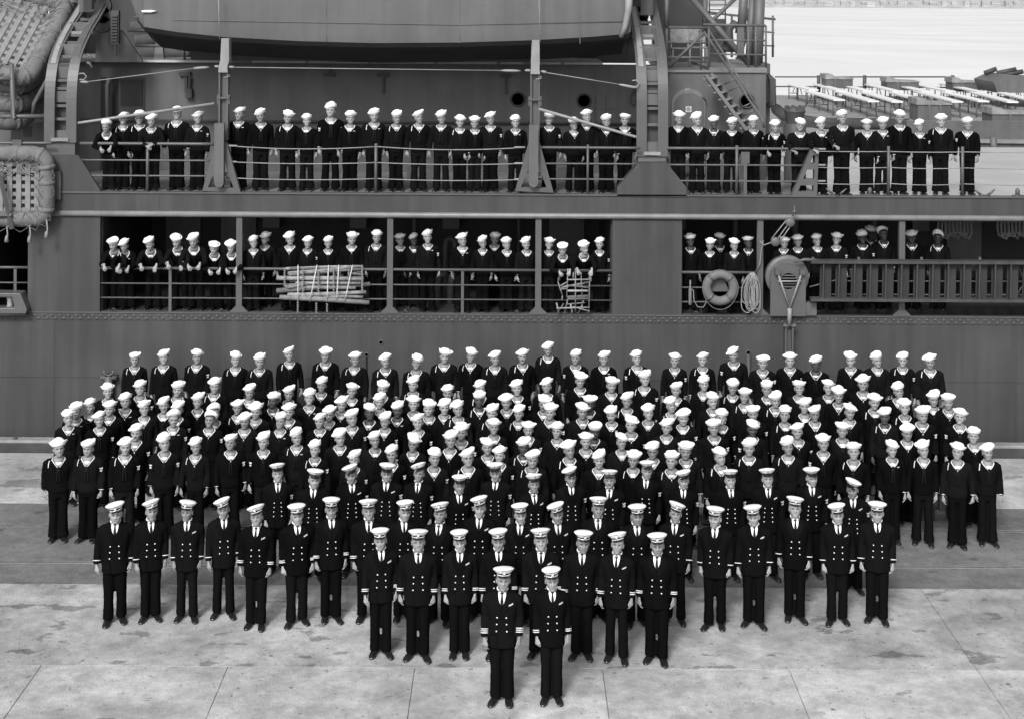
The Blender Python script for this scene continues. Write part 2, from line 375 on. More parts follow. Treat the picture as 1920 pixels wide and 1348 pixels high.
# stanchions of the gallery with their gussets
def stanchion(px, w=.125):
    mb = MB(); x = px_(px); mb.box(x-w/2, x+w/2, DH-.01, DH+.11, zG+.16, zGt)
    mb.prism([(x-.20, zG+.012), (x+.20, zG+.012), (x+.20, zG+.03), (x+w/2, zG+.165), (x-w/2, zG+.165), (x-.20, zG+.03)], DH-.02, DH+.05)
    part('stanchion', mb, M['hull_trim'])
for px in (451, 734, 1012, 1428, 1694, 1960): stanchion(px)
def pipe(name, pts, r, m=M['hull_trim'], n=8, parent=None, loop=False):
    mb = MB(); mb.tube(pts, r, n, loop=loop)
    return part(name, mb, m, True, parent=parent)
for (a, b) in ((-28, 55), (190, 1151), (1281, 1428)):
    for k, (py, r) in enumerate(((508, .030), (536.5, .017), (563.5, .017))):
        z = Z(py + (2 if a > 1200 else 0), DH); pipe('gallery_rail', [(px_(a), DH+.05, z), (px_(b), DH+.05, z)], r)
for px in (321, 870, 30):
    mb = MB(); mb.box(px_(px)-.03, px_(px)+.03, DH+.04, DH+.07, zG, Z(508, DH)); part('rail_post', mb, M['hull_trim'])
for px in (216, 418, 763, 972, 1308):
    x = px_(px); pipe('pad_eye', [(x-.03, DH+.0, zG+.01), (x-.03, DH, zG+.07), (x, DH, zG+.10), (x+.03, DH, zG+.07), (x+.03, DH, zG+.01)], .008)
# solid side plate at the left end of the upper deck, and the big gusset under the right davit
mb = MB(); mb.prism([pz(-60, 290), pz(147, 292), pz(190, 361), pz(190, 364), pz(-60, 364)], DH-.005, DH+.08); part('side_plate', mb, M['hull'])
mb = MB(); mb.box(px_(106), px_(118), DH-.09, DH-.006, Z(378, DH), Z(326, DH)); part('junction_box', mb, M['hull_trim'])
mb = MB(); mb.prism([pz(1157, 368), pz(1157, 352), pz(1197, 306), pz(1250, 306), pz(1287, 352), pz(1287, 370)], DH-.03, DH+.25); part('davit_gusset', mb, M['hull'])

# ---- upper deck rails
def up(py, D=DH+.06): return Z(py, D)
DRL = DH + .06
def rail_run(a, b, ys, rs, sag=0., name='upper_rail', m=M['hull_trim']):
    for y, r in zip(ys, rs):
        pts = []
        for k in range(9):
            t = k/8; px = a + (b-a)*t; p = at(px, y + (b-a)*0 , DRL); z = Z(y, DRL) - sag*4*t*(1-t)*(1 + .4*math.sin(y))
            pts.append((p.x, DRL, z))
        pipe(name, pts, r, m, 7)
rail_run(150, 404, (274, 305, 334), (.034, .020, .020))
rail_run(428, 706, (277, 307, 337), (.011,)*3, .05, 'rail_wire', M['paint_light'])
rail_run(706, 985, (277, 307, 337), (.011,)*3, .05, 'rail_wire', M['paint_light'])
rail_run(1008, 1200, (277, 307, 336), (.030, .020, .020))
rail_run(1250, 1518, (277, 308, 338), (.030, .020, .020))
rail_run(1518, 1669, (281, 311, 341), (.010,)*3, .015, 'rail_wire', M['paint_light'])
rail_run(1669, 1808, (281, 311, 341), (.010,)*3, .02, 'rail_wire', M['paint_light'])
rail_run(1808, 2100, (281, 311, 341), (.010,)*3, .02, 'rail_wire', M['paint_light'])
for px, m_ in ((277, 0), (706, 0), (1104, 0), (1384, 0), (1669, 0), (1808, 0)):
    p = px_(px); mb = MB(); mb.tube([(p, DRL, zU), (p, DRL, Z(271, DRL))], .034 if px != 1104 else .026, 8); part('rail_post', mb, M['hull_trim'], True)
mb = MB(); x = X(1399, DRL); mb.box(x-.09, x+.09, DRL-.02, DRL+.02, Z(305, DRL), Z(283, DRL)); mb.box(x-.035, x+.035, DRL-.02, DRL+.02, zU, Z(305, DRL)); part('plate_post', mb, M['hull_trim'])
# turnbuckles at the wire ends
for px in (436, 976, 1540):
    for y in (277, 307, 337):
        p = X(px, DRL); z = Z(y, DRL); mb = MB(); mb.tube([(p-.12, DRL, z), (p-.10, DRL, z), (p+.10, DRL, z), (p+.12, DRL, z)], [.008, .022, .022, .008], 7); part('turnbuckle', mb, M['paint_light'], True)
# triangular perforated bracket
def holed(outline, holes, d0, d1):
    """plate with holes: bridge outline and holes with bmesh triangle fill"""
    bm = bmesh.new(); el = []
    for lp in [outline] + holes:
        vs = [bm.verts.new((x, d0, z)) for x, z in lp]
        for i in range(len(vs)): el.append(bm.edges.new((vs[i], vs[(i+1) % len(vs)])))
    bmesh.ops.triangle_fill(bm, use_beauty=True, edges=el)
    fs = list(bm.faces); r = bmesh.ops.extrude_face_region(bm, geom=fs)
    for v in [g for g in r['geom'] if isinstance(g, bmesh.types.BMVert)]: v.co.y = d1
    bm.verts.index_update(); mb = MB(); mb.v = [v.co.copy() for v in bm.verts]; mb.f = [tuple(v.index for v in f.verts) for f in bm.faces]; bm.free(); return mb
c5 = lambda P: [pz(1420 + a/3.37, b/3.37 - 2, DH) for a, b in P]
mb = holed(c5([(213,1250),(338,948),(388,945),(376,1250)]), [c5([(335,1035),(352,990),(366,990),(362,1038),(340,1045)]), c5([(290,1140),(312,1082),(360,1080),(358,1140)]), c5([(258,1218),(272,1180),(355,1180),(352,1218)])], DH-.02, DH+.14)
part('perforated_bracket', mb, M['hull_trim'])

# ---- deck house behind the upper deck
DW = 34.5
mb = MB(); mb.box(X(100, DW), X(1262, DW), DW, DW+.1, zU, Z(121, DW)); part('deckhouse_wall', mb, M['paint'])
mb = MB(); mb.box(X(60, DW), X(1130, DW), DW-.16, 38, Z(121, DW), Z(116, DW)); part('boat_deck', mb, M['paint_light'])
for a_, b_ in ((270, 440), (476, 575), (582, 692), (698, 815), (822, 932), (940, 982), (1008, 1052), (1058, 1128)):
    mb = MB(); mb.box(X(a_, DW), X(b_, DW), DW-.20, DW-.165, Z(120.5, DW), Z(116.5, DW)); part('waterway_bar', mb, M['waterway'])  # edge bars painted paler to make up for the boat's shade
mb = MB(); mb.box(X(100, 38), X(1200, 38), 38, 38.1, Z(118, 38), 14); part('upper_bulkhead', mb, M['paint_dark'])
# seams, hand rail, boxes on the wall
for px in (187, 330, 620, 880, 1125):
    mb = MB(); mb.box(X(px, DW)-.012, X(px, DW)+.012, DW-.008, DW+.02, zU, Z(122, DW)); part('weld_seam', mb, M['paint'])
pipe('hand_rail', [(X(155, DW), DW-.10, Z(229, DW)), (X(1240, DW), DW-.10, Z(232, DW))], .028, M['paint_dark'])
mb = MB(); mb.box(X(224, DW), X(273, DW), DW-.03, DW+.02, zU+.15, Z(150, DW)); part('dark_doorway', mb, M['paint_dark'])
mb = MB(); mb.box(X(228, DW), X(269, DW), DW-.05, DW-.031, Z(203, DW), Z(155, DW)); part('door_panel', mb, M['inner'])
mb = MB(); mb.box(X(190, DW), X(224, DW), DW-.02, DW+.02, zU, Z(150, DW)); part('recess', mb, M['inner'])
pipe('grab_pipe', [(X(204, 34.2), 34.2, zU+.4), (X(202, 34.2), 34.2, Z(165, 34.2)), (X(206, 34.2), 34.2, Z(152, 34.2))], .05, M['paint'])
for px in (350, 620, 720, 950): 
    mb = MB(); mb.box(X(px, DW)-.16, X(px, DW)+.12, DW-.10, DW+.01, Z(146, DW), Z(139, DW)); mb.box(X(px, DW)-.03, X(px, DW)+.03, DW-.06, DW+.01, Z(128 if px == 620 else 178, DW), Z(142, DW)); part('wall_bracket', mb, M['paint_dark'])
mb = MB(); mb.box(X(351, DW), X(363, DW), DW-.16, DW, Z(187, DW), Z(170, DW)); mb.tube([(X(357, DW), DW-.08, Z(170, DW)), (X(359, DW), DW-.08, Z(150, DW))], .04); part('wall_lamp', mb, M['paint_dark'])
mb = MB(); mb.box(X(1184, DW), X(1194, DW), DW-.16, DW, Z(195, DW), Z(178, DW)); mb.tube([(X(1189, DW), DW-.08, Z(178, DW)), (X(1190, DW), DW-.08, Z(165, DW))], .04); part('wall_lamp', mb, M['paint_dark'])
def porthole(px, py, D, r=.155):
    p = at(px, py, D); mb = MB(); mb.lathe([(r, .0), (r+.03, -.03), (r+.005, -.05), (r-.01, -.03), (r-.02, .0)], 20, (p.x, D, p.z), axis='y', cap=False); f = part('porthole', mb, M['paint_dark'], True)
    mb = MB(); mb.lathe([(r-.012, -.012), (.001, -.012)], 20, (p.x, D, p.z), axis='y'); put('pane', mb.mesh('pane', M['black']), f)
porthole(971, 187, DW); porthole(1095, 190, DW); porthole(1216, 187, DW)
# notched locker on the wall right of the second bracket
mb = MB(); mb.box(X(1118, DW), X(1157, DW), DW-.03, DW, Z(235, DW), Z(180, DW)); part('locker_door', mb, M['paint'])
mb = MB(); mb.box(X(1118, DW)-.01, X(1118, DW)+.01, DW-.05, DW, Z(235, DW), Z(180, DW)); mb.box(X(1137, DW)-.01, X(1137, DW)+.01, DW-.05, DW, Z(235, DW), Z(180, DW)); mb.box(X(1118, DW), X(1157, DW), DW-.05, DW-.03, Z(204, DW)-.01, Z(204, DW)+.01); part('locker_frame', mb, M['hull_trim'])
# raised side screen at the left end of the boat deck with slanted edge
mb = MB(); mb.prism([pz(180, 117, 33.9), pz(186, 57, 33.9), pz(230, 57, 33.9), pz(268, 113, 33.9), pz(268, 117, 33.9)], 33.8, 33.9); part('side_screen', mb, M['paint'])
# stowed life rafts under the boat
for k in range(3):
    mb = MB(); z = Z(104, 36) + k*.33; mb.tube([(X(262, 36)-k*.1, 36, z), (X(300, 36), 36, z+.02), (X(345, 36)+k*.15, 36, z-.02), (X(352, 36)+k*.15, 36.6, z)], [.14, .17, .16, .12], 10); part('rolled_canvas', mb, M['canvas'], True)
pipe('boat_deck_rail', [(X(240, 34.6), 34.6, Z(62, 34.6)), (X(300, 34.6), 34.6, Z(62, 34.6))], .03, M['paint'])
pipe('boat_deck_rail', [(X(255, 34.6), 34.6, Z(90, 34.6)), (X(346, 34.6), 34.6, Z(91, 34.6)), (X(347, 34.6), 34.6, Z(116, 34.6))], .035, M['paint'])
for px in (300, 1020): 
    mb = MB(); mb.prism([pz(px-10, 112, 35), pz(px-5, 72, 35), pz(px+5, 72, 35), pz(px+9, 112, 35)], 34.9, 35.05); part('boat_chock', mb, M['paint_light'])
for i, (a, b) in enumerate(((905, 948), (1008, 1062), (1082, 1130))):
    mb = MB(); mb.box(X(a, 36.5), X(b, 36.5), 36.5, 37, Z(108, 36.5), Z(86 + 3*i, 36.5)); part('deck_locker', mb, M['paint_dark'])

# ---- right-hand deck block with the rounded door, its platform and gear
DB = 33.4; zP = Z(130, DB)
mb = MB(); mb.box(X(1255, DB), X(1437, DB), DB, 38, zU, zP-.06); part('deckhouse_block', mb, M['paint'])
mb = MB(); mb.box(X(1252, DB), X(1330, DB), DB-.05, 38, zP-.055, zP); mb.box(X(1330, DB)+.001, X(1438, DB), DB-.05, 38, zP-.055, zP+.06); part('platform_deck', mb, M['deck'])
mb = MB(); mb.box(X(1437, DB)+.002, X(1455, DB), DB+.7, 38, zU, zP+.12); part('side_screen', mb, M['paint'])
def archpoly(x0, x1, z0, z1, r, n=6):
    P = [(x0, z0), (x1, z0)]
    for k in range(n+1): a = k/n*PI/2; P.append((x1 - r + r*math.cos(a), z1 - r + r*math.sin(a)))
    for k in range(n+1): a = PI/2 + k/n*PI/2; P.append((x0 + r + r*math.cos(a), z1 - r + r*math.sin(a)))
    return P
door = None
mb = MB(); mb.prism(archpoly(X(1260, DB), X(1323, DB), zU+.12, Z(166, DB), .34), DB-.07, DB+.02); part('door_frame', mb, M['rail_paint'])
mb = MB(); mb.prism(archpoly(X(1264, DB), X(1320, DB), zU+.16, Z(173, DB), .30), DB-.095, DB-.071); door = part('door', mb, M['paint'])
for zz in (178, 240): 
    mb = MB(); mb.tube([(X(1316, DB), DB-.12, Z(zz, DB)), (X(1324, DB), DB-.12, Z(zz+9, DB))], .02); put('dog_lever', mb.mesh('dog_lever', M['hull_trim'], True), door)
mb = MB(); p = at(1290, 205, DB); mb.box(p.x-.065, p.x+.065, DB-.104, DB-.0955, p.z-.065, p.z+.065); sg = put('door_sign', mb.mesh('door_sign', M['signw']), door)
mb = MB(); mb.tube([(p.x+.042*math.cos(t*PI/8), DB-.107, p.z+.042*math.sin(t*PI/8)) for t in range(16)], .007, 5, loop=True)
mb.tube([(p.x-.035, DB-.107, p.z+.030), (p.x+.035, DB-.107, p.z-.030)], .006, 5); mb.tube([(p.x-.024, DB-.107, p.z-.024), (p.x+.024, DB-.107, p.z+.024)], .005, 5)
put('sign_symbol', mb.mesh('sign_symbol', M['black']), door)
mb = MB(); mb.box(X(1285, DB), X(1294, DB), DB-.055, DB-.0501, Z(168.5, DB), Z(165.5, DB)); part('name_plate', mb, M['signw'])
porthole(1400, 190, DB)
# coat hanging beside the far doorway, hose reel
mb = MB()
for k in range(4): mb.tube([(X(1441, DB+.5)+.0, DB+.55, Z(140, DB)-.0), (X(1446 + k*2, DB+.5), DB+.5, Z(150, DB)), (X(1447 + k*2, DB+.5), DB+.48, Z(185 + 4*k, DB)), (X(1441, DB+.5), DB+.5, Z(202, DB))], .045, 7)
part('fire_hose', mb, M['paint_dark'], True)
# inclined ladder from the platform to the deck
lad = part('ship_ladder', (lambda m: m)(MB().box(X(1333, 33.2), X(1333, 33.2)+.02, 33.19, 33.21, zU, zU+.02)), M['paint'])
A0, A1 = at(1333, 140, 32.9), at(1420, 258, 32.3)
for dx in (0, .55):
    mb = MB(); off = Vector((-dx*.35, -dx, 0)); mb.tube([A0+off, A1+off], .055, 4); put('ladder_side', mb.mesh('ladder_side', M['paint']), lad)
for k in range(9):
    t = (k+.5)/9; p = A0.lerp(A1, t); mb = MB(); mb.add([p + Vector(q) for q in ((-.12, 0, .02), (.12, 0, .02), (-.07, -.55, .02), (-.31, -.55, .02), (-.12, 0, 0), (.12, 0, 0), (-.07, -.55, 0), (-.31, -.55, 0))], [(0,1,2,3),(7,6,5,4),(0,4,5,1),(1,5,6,2),(2,6,7,3),(3,7,4,0)]); put('tread', mb.mesh('tread', M['paint_light']), lad)
hr = lambda P, r=.024, m=M['paint'], nm='hand_rail': pipe(nm, [at(*q) for q in P], r, m)
hr([(1320, 60, 33.2), (1430, 226, 32.1), (1433, 240, 32.1)], .03)
hr([(1331, 60, 32.7), (1422, 205, 31.8)], .02)
for t in (.52, .60, .80, .88): 
    a = Vector((1331, 60, 32.7)).lerp(Vector((1430, 226, 32.1)), t); hr([(a.x-4, a.y+2, a.z), (a.x - 24, a.y + 12, a.z+.2)], .018)
# platform railings
PR = 33.45
def pr(P, r=.026, D=PR, m=M['paint']): pipe('platform_rail', [at(a, b, D) for a, b in P], r, m)
pr([(1248, 46), (1253, 52), (1330, 53)], .032); pr([(1250, 80), (1330, 81)]); pr([(1250, 108), (1330, 109)])
for a in (1250, 1314, 1329): pr([(a, 52 if a > 1300 else 0), (a, 135)], .032 if a != 1314 else .02)
pr([(1254, 127), (1320, 62)], .036)
pr([(1318, 47), (1436, 49)], .03); pr([(1330, 76), (1436, 77)], .022); pr([(1330, 102), (1436, 104)], .022)
for a in (1403, 1417, 1436): pr([(a, 49), (a, 128)], .026)
BK = 37.6
pr([(1323, 23), (1372, 29), (1454, 37)], .03, BK); pr([(1430, 60), (1452, 62)], .022, BK); pr([(1430, 86), (1452, 87)], .022, BK)
for a in (1325, 1372, 1449): pr([(a, 30), (a, 108)], .03, BK)
# lattice mast legs behind
def strut(P, r, D=36.): pipe('mast_strut', [at(a, b, dd) for a, b, dd in P], r, M['paint'])
strut([(1292, -8, 35.2), (1402, 118, 34.6)], .075); strut([(1396, -20, 35), (1390, 60, 35)], .11); strut([(1412, -20, 34.6), (1404, 126, 34.6)], .09)
strut([(1425, -20, 34.4), (1420, 126, 34.4)], .13); strut([(1385, -8, 35.5), (1312, 62, 35.5)], .05); strut([(1420, 0, 36), (1385, 110, 36)], .06); strut([(1395, -4, 36), (1408, 60, 36)], .045)
strut([(1322, -10, 36.5), (1322, 60, 36.5)], .07); strut([(1250, -10, 33.4), (1250, 50, 33.4)], .05)
mb = MB()
for k in range(6): y = -8 + k*9; mb.tube([at(1330, y, 36.8), at(1360, y, 36.8)], .014, 6)
mb.tube([at(1330, -20, 36.8), at(1330, 45, 36.8)], .02, 6); mb.tube([at(1360, -20, 36.8), at(1360, 45, 36.8)], .02, 6); part('mast_ladder', mb, M['paint'], True)
mb = MB(); mb.box(X(1330, 36), X(1362, 36), 36, 36.6, zP+.02, Z(35, 36)); part('deck_locker', mb, M['paint_dark'])
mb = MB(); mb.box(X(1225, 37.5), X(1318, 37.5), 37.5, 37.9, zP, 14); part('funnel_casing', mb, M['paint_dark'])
mb = MB(); mb.box(X(1383, 34.2), X(1396, 34.2), 34.2, 34.3, Z(103, 34.2), Z(50, 34.2)); part('notice_board', mb, M['paint'])
# gooseneck ventilator
mb = MB(); mb.tube([at(1366, 96, 35.2), at(1366, 72, 35.2), at(1367, 56, 35.2), at(1376, 45, 35.2), at(1386, 52, 35.2), at(1387, 62, 35.2)], [.13, .12, .10, .10, .11, .12], 12); mb.lathe([(.20, 0), (.20, .12), (.12, .20)], 14, at(1366, 98, 35.2)); part('gooseneck_vent', mb, M['paint_dark'], True)
for (px, py, D, lab) in ((1276, 92, 34.6, 'pale deck chair on the platform, nearer the davit'), (1308, 84, 35.4, 'pale deck chair on the platform, nearer the mast legs')):
    q = at(px, py, D); ck_ = empty('deck_chair', (q.x, D, zP + .002), lab, 'chair', 'chairs on the platform')
    mb = MB(); mb.box(-.24, .24, -.22, .22, .43, .47); put('seat', bevel_mesh(mb, 'seat', M['canvas'], .015), ck_)
    mb = MB(); mb.box(-.23, .23, .20, .24, .60, .95); put('backrest', bevel_mesh(mb, 'backrest', M['pole'], .015), ck_)
    for sx in (-1, 1):
        for sy in (-1, 1):
            mb = MB(); mb.tube([(sx*.21, sy*.19, 0), (sx*.20, sy*.20, .43)] + ([(sx*.20, .22, .92)] if sy > 0 else []), .016, 6); put('leg', mb.mesh('leg', M['paint_light'], True), ck_)
# capstan-like windlass beside the block
p = at(1490, 240, 33.0); mb = MB(); mb.lathe([(.24, zU-p.z), (.26, .0), (.19, .10), (.22, .30), (.25, .38), (.20, .46), (.05, .48), (.001, .48)], 18, p)
for k in range(8): a = k*PI/4; mb.box(p.x+.2*math.cos(a)-.03, p.x+.2*math.cos(a)+.03, p.y+.2*math.sin(a)-.03, p.y+.2*math.sin(a)+.03, p.z+.34, p.z+.50)
part('capstan', mb, M['paint_dark'], ang=40)
# cleats and chock on the deck edge at the right
def cleat(px, w=.22):
    x = px_(px); mb = MB(); mb.tube([(x-w, DH+.1, zU+.15), (x-w*.7, DH+.1, zU+.09), (x-w*.35, DH+.1, zU+.03)], [.012, .024, .03], 7); mb.tube([(x+w, DH+.1, zU+.15), (x+w*.7, DH+.1, zU+.09), (x+w*.35, DH+.1, zU+.03)], [.012, .024, .03], 7); mb.box(x-w*.5, x+w*.5, DH+.06, DH+.14, zU+.012, zU+.035); part('cleat', mb, M['hull_trim'], True)
cleat(1572); cleat(1851)
for px in (1635, 1913):
    x = px_(px); mb = MB(); mb.lathe([(.05, 0), (.05, .12), (.03, .16), (.001, .165)], 10, (x, DH+.1, zU+.012)); mb.box(x-.10, x+.12, DH+.05, DH+.15, zU+.012, zU+.03); part('bollard', mb, M['hull_trim'], True)
# low deck clutter between the legs on the left
for px in (790, 1060, 1240):
    mb = MB(); mb.box(X(px, 33.2)-.3, X(px, 33.2)+.35, 33.1, 33.5, zU, zU+.25); part('ready_box', mb, M['paint'])

# ---- trackway davits
def davit(x0, wid, base_z):
    d = put('davit', bpy.data.meshes.new('davit'), ship, SM)
    cp = [(31.0, base_z), (31.0, 6.9), (31.02, 7.3), (31.10, 7.65), (31.30, 8.0), (31.65, 8.30), (32.2, 8.62), (33.0, 9.0), (33.9, 9.5), (35.0, 10.5), (36.6, 12.6)]
    prof = []
    for i in range(len(cp)-1):
        p0, p1, p2, p3 = cp[max(0, i-1)], cp[i], cp[i+1], cp[min(len(cp)-1, i+2)]
        for t in (0, .33, .67): prof.append(tuple(.5*((2*p1[q]) + (-p0[q]+p2[q])*t + (2*p0[q]-5*p1[q]+4*p2[q]-p3[q])*t*t + (-p0[q]+3*p1[q]-3*p2[q]+p3[q])*t**3) for q in (0, 1)))
    prof.append(cp[-1])
    for s_ in (0, 1):
        x = x0 + s_*wid; mb = MB(); rs = []
        for i, (y, z) in enumerate(prof):
            a = prof[max(0, i-1)]; b = prof[min(len(prof)-1, i+1)]; t = Vector((0, b[0]-a[0], b[1]-a[1])).normalized(); n_ = Vector((0, -t.z, t.y))
            c = Vector((x, y, z)); rs.append([c + Vector((-.055, 0, 0)) + n_*.07, c + Vector((.055, 0, 0)) + n_*.07, c + Vector((.055, 0, 0)) - n_*.12, c + Vector((-.055, 0, 0)) - n_*.12])
        mb.rings(rs); put('davit_track', mb.mesh('davit_track', M['paint_light'] if s_ == 0 else M['hull_trim']), d)
        mb = MB(); rs = []
        for i, (y, z) in enumerate(prof):
            rs.append([Vector((x - .11, y - .085, z+.0)), Vector((x + .11, y - .085, z)), Vector((x + .11, y - .06, z)), Vector((x - .11, y - .06, z))])
        mb.rings(rs); put('track_flange', mb.mesh('track_flange', M['hull_trim']), d)
    # rungs and web
    tot = [(y, z) for y, z in prof]
    for k in range(15):
        t = (k+.5)/15*(len(prof)-9); i = int(t); u = t-i; y = prof[i][0]*(1-u) + prof[i+1][0]*u; z = prof[i][1]*(1-u) + prof[i+1][1]*u
        mb = MB(); mb.box(x0, x0+wid, y+.02, y+.07, z-.03, z+.03) if k % 3 else mb.box(x0, x0+wid, y+.02, y+.05, z-.12, z+.12)
        put('rung', mb.mesh('rung', M['paint']), d)
    mb = MB(); mb.box(x0-.12, x0+wid+.12, 32.05, 32.25, 8.50, 8.58); mb.box(x0+.05, x0+wid-.05, 30.88, 30.98, base_z+.03, base_z+.10); put('cross_bar', mb.mesh('cross_bar', M['paint_light']), d)
    mb = MB(); mb.box(x0+.08, x0+wid-.08, 31.16, 31.2, base_z, 7.9); put('mesh_screen', mb.mesh('mesh_screen', M['paint_dark']), d)
    mb = MB(); mb.box(x0-.07, x0+wid+.07, 30.96, 31.3, zU+.0, base_z+.0); put('davit_foot', mb.mesh('davit_foot', M['paint']), d)
    # hanging arm, fall blocks
    mb = MB(); mb.tube([(x0+wid*.55, 32.6, 9.0), (x0+wid*.6, 32.8, 12)], .14, 4); put('davit_arm', mb.mesh('davit_arm', M['paint']), d)
    return d
davit(-9.92, .47, Z(272, 31)); davit(2.80, .46, Z(292, 31))
# blocks and hanging spring beside the left davit
for px, s_ in ((216, 1), (1178, -1)):
    mb = MB(); p = at(px, 55, 33.0); mb.box(p.x-.09, p.x+.09, 32.95, 33.1, p.z-.35, p.z+.42); 
    for k in range(9): mb.box(p.x-.07, p.x+.07, 32.90, 32.95, p.z-.28+k*.07, p.z-.245+k*.07)
    mb.tube([(p.x, 33, p.z-.35), (p.x+.01, 33, p.z-.62)], .03, 6); part('fall_block', mb, M['paint_dark'])
    for k in range(3):
        q = at(px - 22*s_, 12 + k*17, 33.3); mb = MB(); mb.lathe([(.001, -.06), (.19, -.06), (.21, 0), (.19, .06), (.001, .06)], 18, q, axis='y'); part('sheave', mb, M['paint_dark'], ang=40)
# lower brackets on left davit: two small hooks
for y in (103, 118): pipe('hook', [at(163, y, 31.2), at(168, y+2, 31.2), at(173, y+10, 31.2)], .03, M['paint'])
# left lattice
for P in ([(112, -5), (150, 60)], [(130, -5), (140, 20)], [(118, 32), (146, 32)], [(110, 60), (126, 61)], [(125, 3), (147, 5)]):
    pipe('brace', [at(a, b, 33.6) for a, b in P], .04, M['paint'])
mb = MB(); mb.box(X(146, 33.2), X(159, 33.2), 33.2, 33.35, Z(62, 33.2), 13); part('davit_brace', mb, M['paint'])

# ---- boat-gripe posts with A-frame feet
def gripe_post(px, top_px):
    g = put('gripe_post', bpy.data.meshes.new('gripe_post'), ship, SM)
    D0 = DH - .02; x = px_(px)
    a = [pz(px-34, 359, D0), pz(px-9, 268, D0), pz(px+12, 268, D0), pz(px+38, 362, D0)]
    h1 = [pz(px-12, 325, D0), pz(px-4, 290, D0), pz(px-3, 325, D0)]; h2 = [pz(px+5, 325, D0), pz(px+6, 290, D0), pz(px+14, 325, D0)]
    h3 = [pz(px-23, 352, D0), pz(px-15, 332, D0), pz(px-2, 332, D0), pz(px-2, 352, D0)]; h4 = [pz(px+5, 353, D0), pz(px+5, 332, D0), pz(px+17, 332, D0), pz(px+25, 353, D0)]
    mb = holed(a, [h1, h2, h3, h4], D0, D0+.14); put('foot_frame', mb.mesh('foot_frame', M['hull_trim']), g)
    xa, za = pz(px, 340, D0)
    mb = MB(); mb.box(xa-.10, xa+.10, D0-.16, D0-.005, za-.02, Z(234, D0)); mb.lathe([(.10, -.155), (.10, 0)], 12, (xa, D0, za-.02), axis='y'); put('heavy_arm', mb.mesh('heavy_arm', M['paint']), g)
    tx = x + .05
    mb = MB()
    for s_ in (-1, 1): mb.box(tx+s_*.085-.018, tx+s_*.085+.018, D0+.15, D0+.32, Z(268, DH), Z(134, DH))
    mb.box(tx-.07, tx+.07, D0+.24, D0+.26, Z(268, DH), Z(134, DH)); mb.box(tx-.13, tx+.13, D0+.13, D0+.34, Z(188, DH)-.02, Z(188, DH)+.02); mb.box(tx-.14, tx-.10, D0+.16, D0+.24, Z(200, DH), Z(182, DH)); mb.box(tx+.10, tx+.14, D0+.16, D0+.24, Z(200, DH), Z(182, DH))
    put('channel_post', mb.mesh('channel_post', M['hull_trim']), g)
    mb = MB(); xt = X(top_px, DH); mb.prism([(tx-.10, Z(140, DH)), (tx+.10, Z(140, DH)), (tx+.09, Z(128, DH)), (xt+.09, Z(118, DH)), (xt+.08, Z(76, DH)), (xt-.08, Z(76, DH)), (xt-.10, Z(118, DH)), (tx-.09, Z(128, DH))], D0+.1, D0+.36); put('post_head', mb.mesh('post_head', M['paint_light']), g)
    mb = MB(); mb.tube([(tx+.02, D0+.2, Z(144, DH)), (tx+.13, D0+.16, Z(145, DH)), (tx+.13, D0+.10, Z(148, DH)), (tx+.02, D0+.08, Z(149, DH))], .012, 6); put('ring_bolt', mb.mesh('ring_bolt', M['paint_light'], True), g)
    return g
gripe_post(413, 421); gripe_post(1000, 1005)
# wires and spreader poles
DWi = DH + .15
pipe('stay_wire', [at(156, 155, 31), at(362, 129, DWi)], .010, M['paint_light']); pipe('stay_wire', [at(440, 127, DWi), at(940, 133, DWi)], .010, M['paint_light']); pipe('stay_wire', [at(1025, 137, DWi), at(1180, 162, 31)], .010, M['paint_light'])
for P in ([(362, 129), (392, 127)], [(402, 125), (412, 126)], [(428, 126), (440, 127)], [(940, 133), (976, 134)], [(984, 133), (996, 133)], [(1014, 134), (1026, 137)], [(1160, 159), (1196, 166)], [(150, 154), (166, 155)]):
    mb = MB(); p, q = at(*P[0], DWi), at(*P[1], DWi); mb.tube([p, p.lerp(q, .25), p.lerp(q, .75), q], [.012, .03, .03, .012], 7); part('turnbuckle', mb, M['paint_light'], True)
pipe('spreader_pole', [at(136, 233, 31), at(150, 231, 31), at(402, 195, DWi)], .032, M['paint_light']); pipe('spreader_pole', [at(1010, 205, DWi), at(1190, 257, 31), at(1204, 259, 31)], .032, M['paint_light'])
for px, py in ((155, 144), (1192, 157)): pipe('shackle', [at(px-7, py-5, 30.9), at(px+2, py-6, 30.9), at(px+7, py, 30.9), at(px+3, py+6, 30.9), at(px-6, py+6, 30.9)], .014, M['paint_light'])

# ---- hull side gear: overboard pipes, cradle, pad, chain plate
for px, py in ((714, 642), (687, 665), (1403, 661)):
    p = at(px, py, DH); mb = MB(); mb.lathe([(.055, 0), (.050, -.02), (.038, -.02), (.036, 0)], 14, (p.x, DH, p.z), axis='y', cap=False); f = part('scupper', mb, M['hull_trim'], True)
    mb = MB(); mb.lathe([(.038, -.004), (.001, -.004)], 14, (p.x, DH, p.z), axis='y'); put('scupper_hole', mb.mesh('scupper_hole', M['black']), f)
pipe('drain_pipe', [at(687, 669, DH-.03), at(687, 840, DH-.03)], .015, M['black']); pipe('drain_pipe', [at(1403, 664, DH-.05), at(1403, 845, DH-.05)], .055, M['hull'])
p = at(207, 712, DH); mb = MB(); mb.tube([(p.x, DH-.14, p.z-.55), (p.x, DH-.14, p.z+.12)], .085, 12); mb.box(p.x-.17, p.x+.17, DH-.18, DH-.02, p.z+.04, p.z+.12)
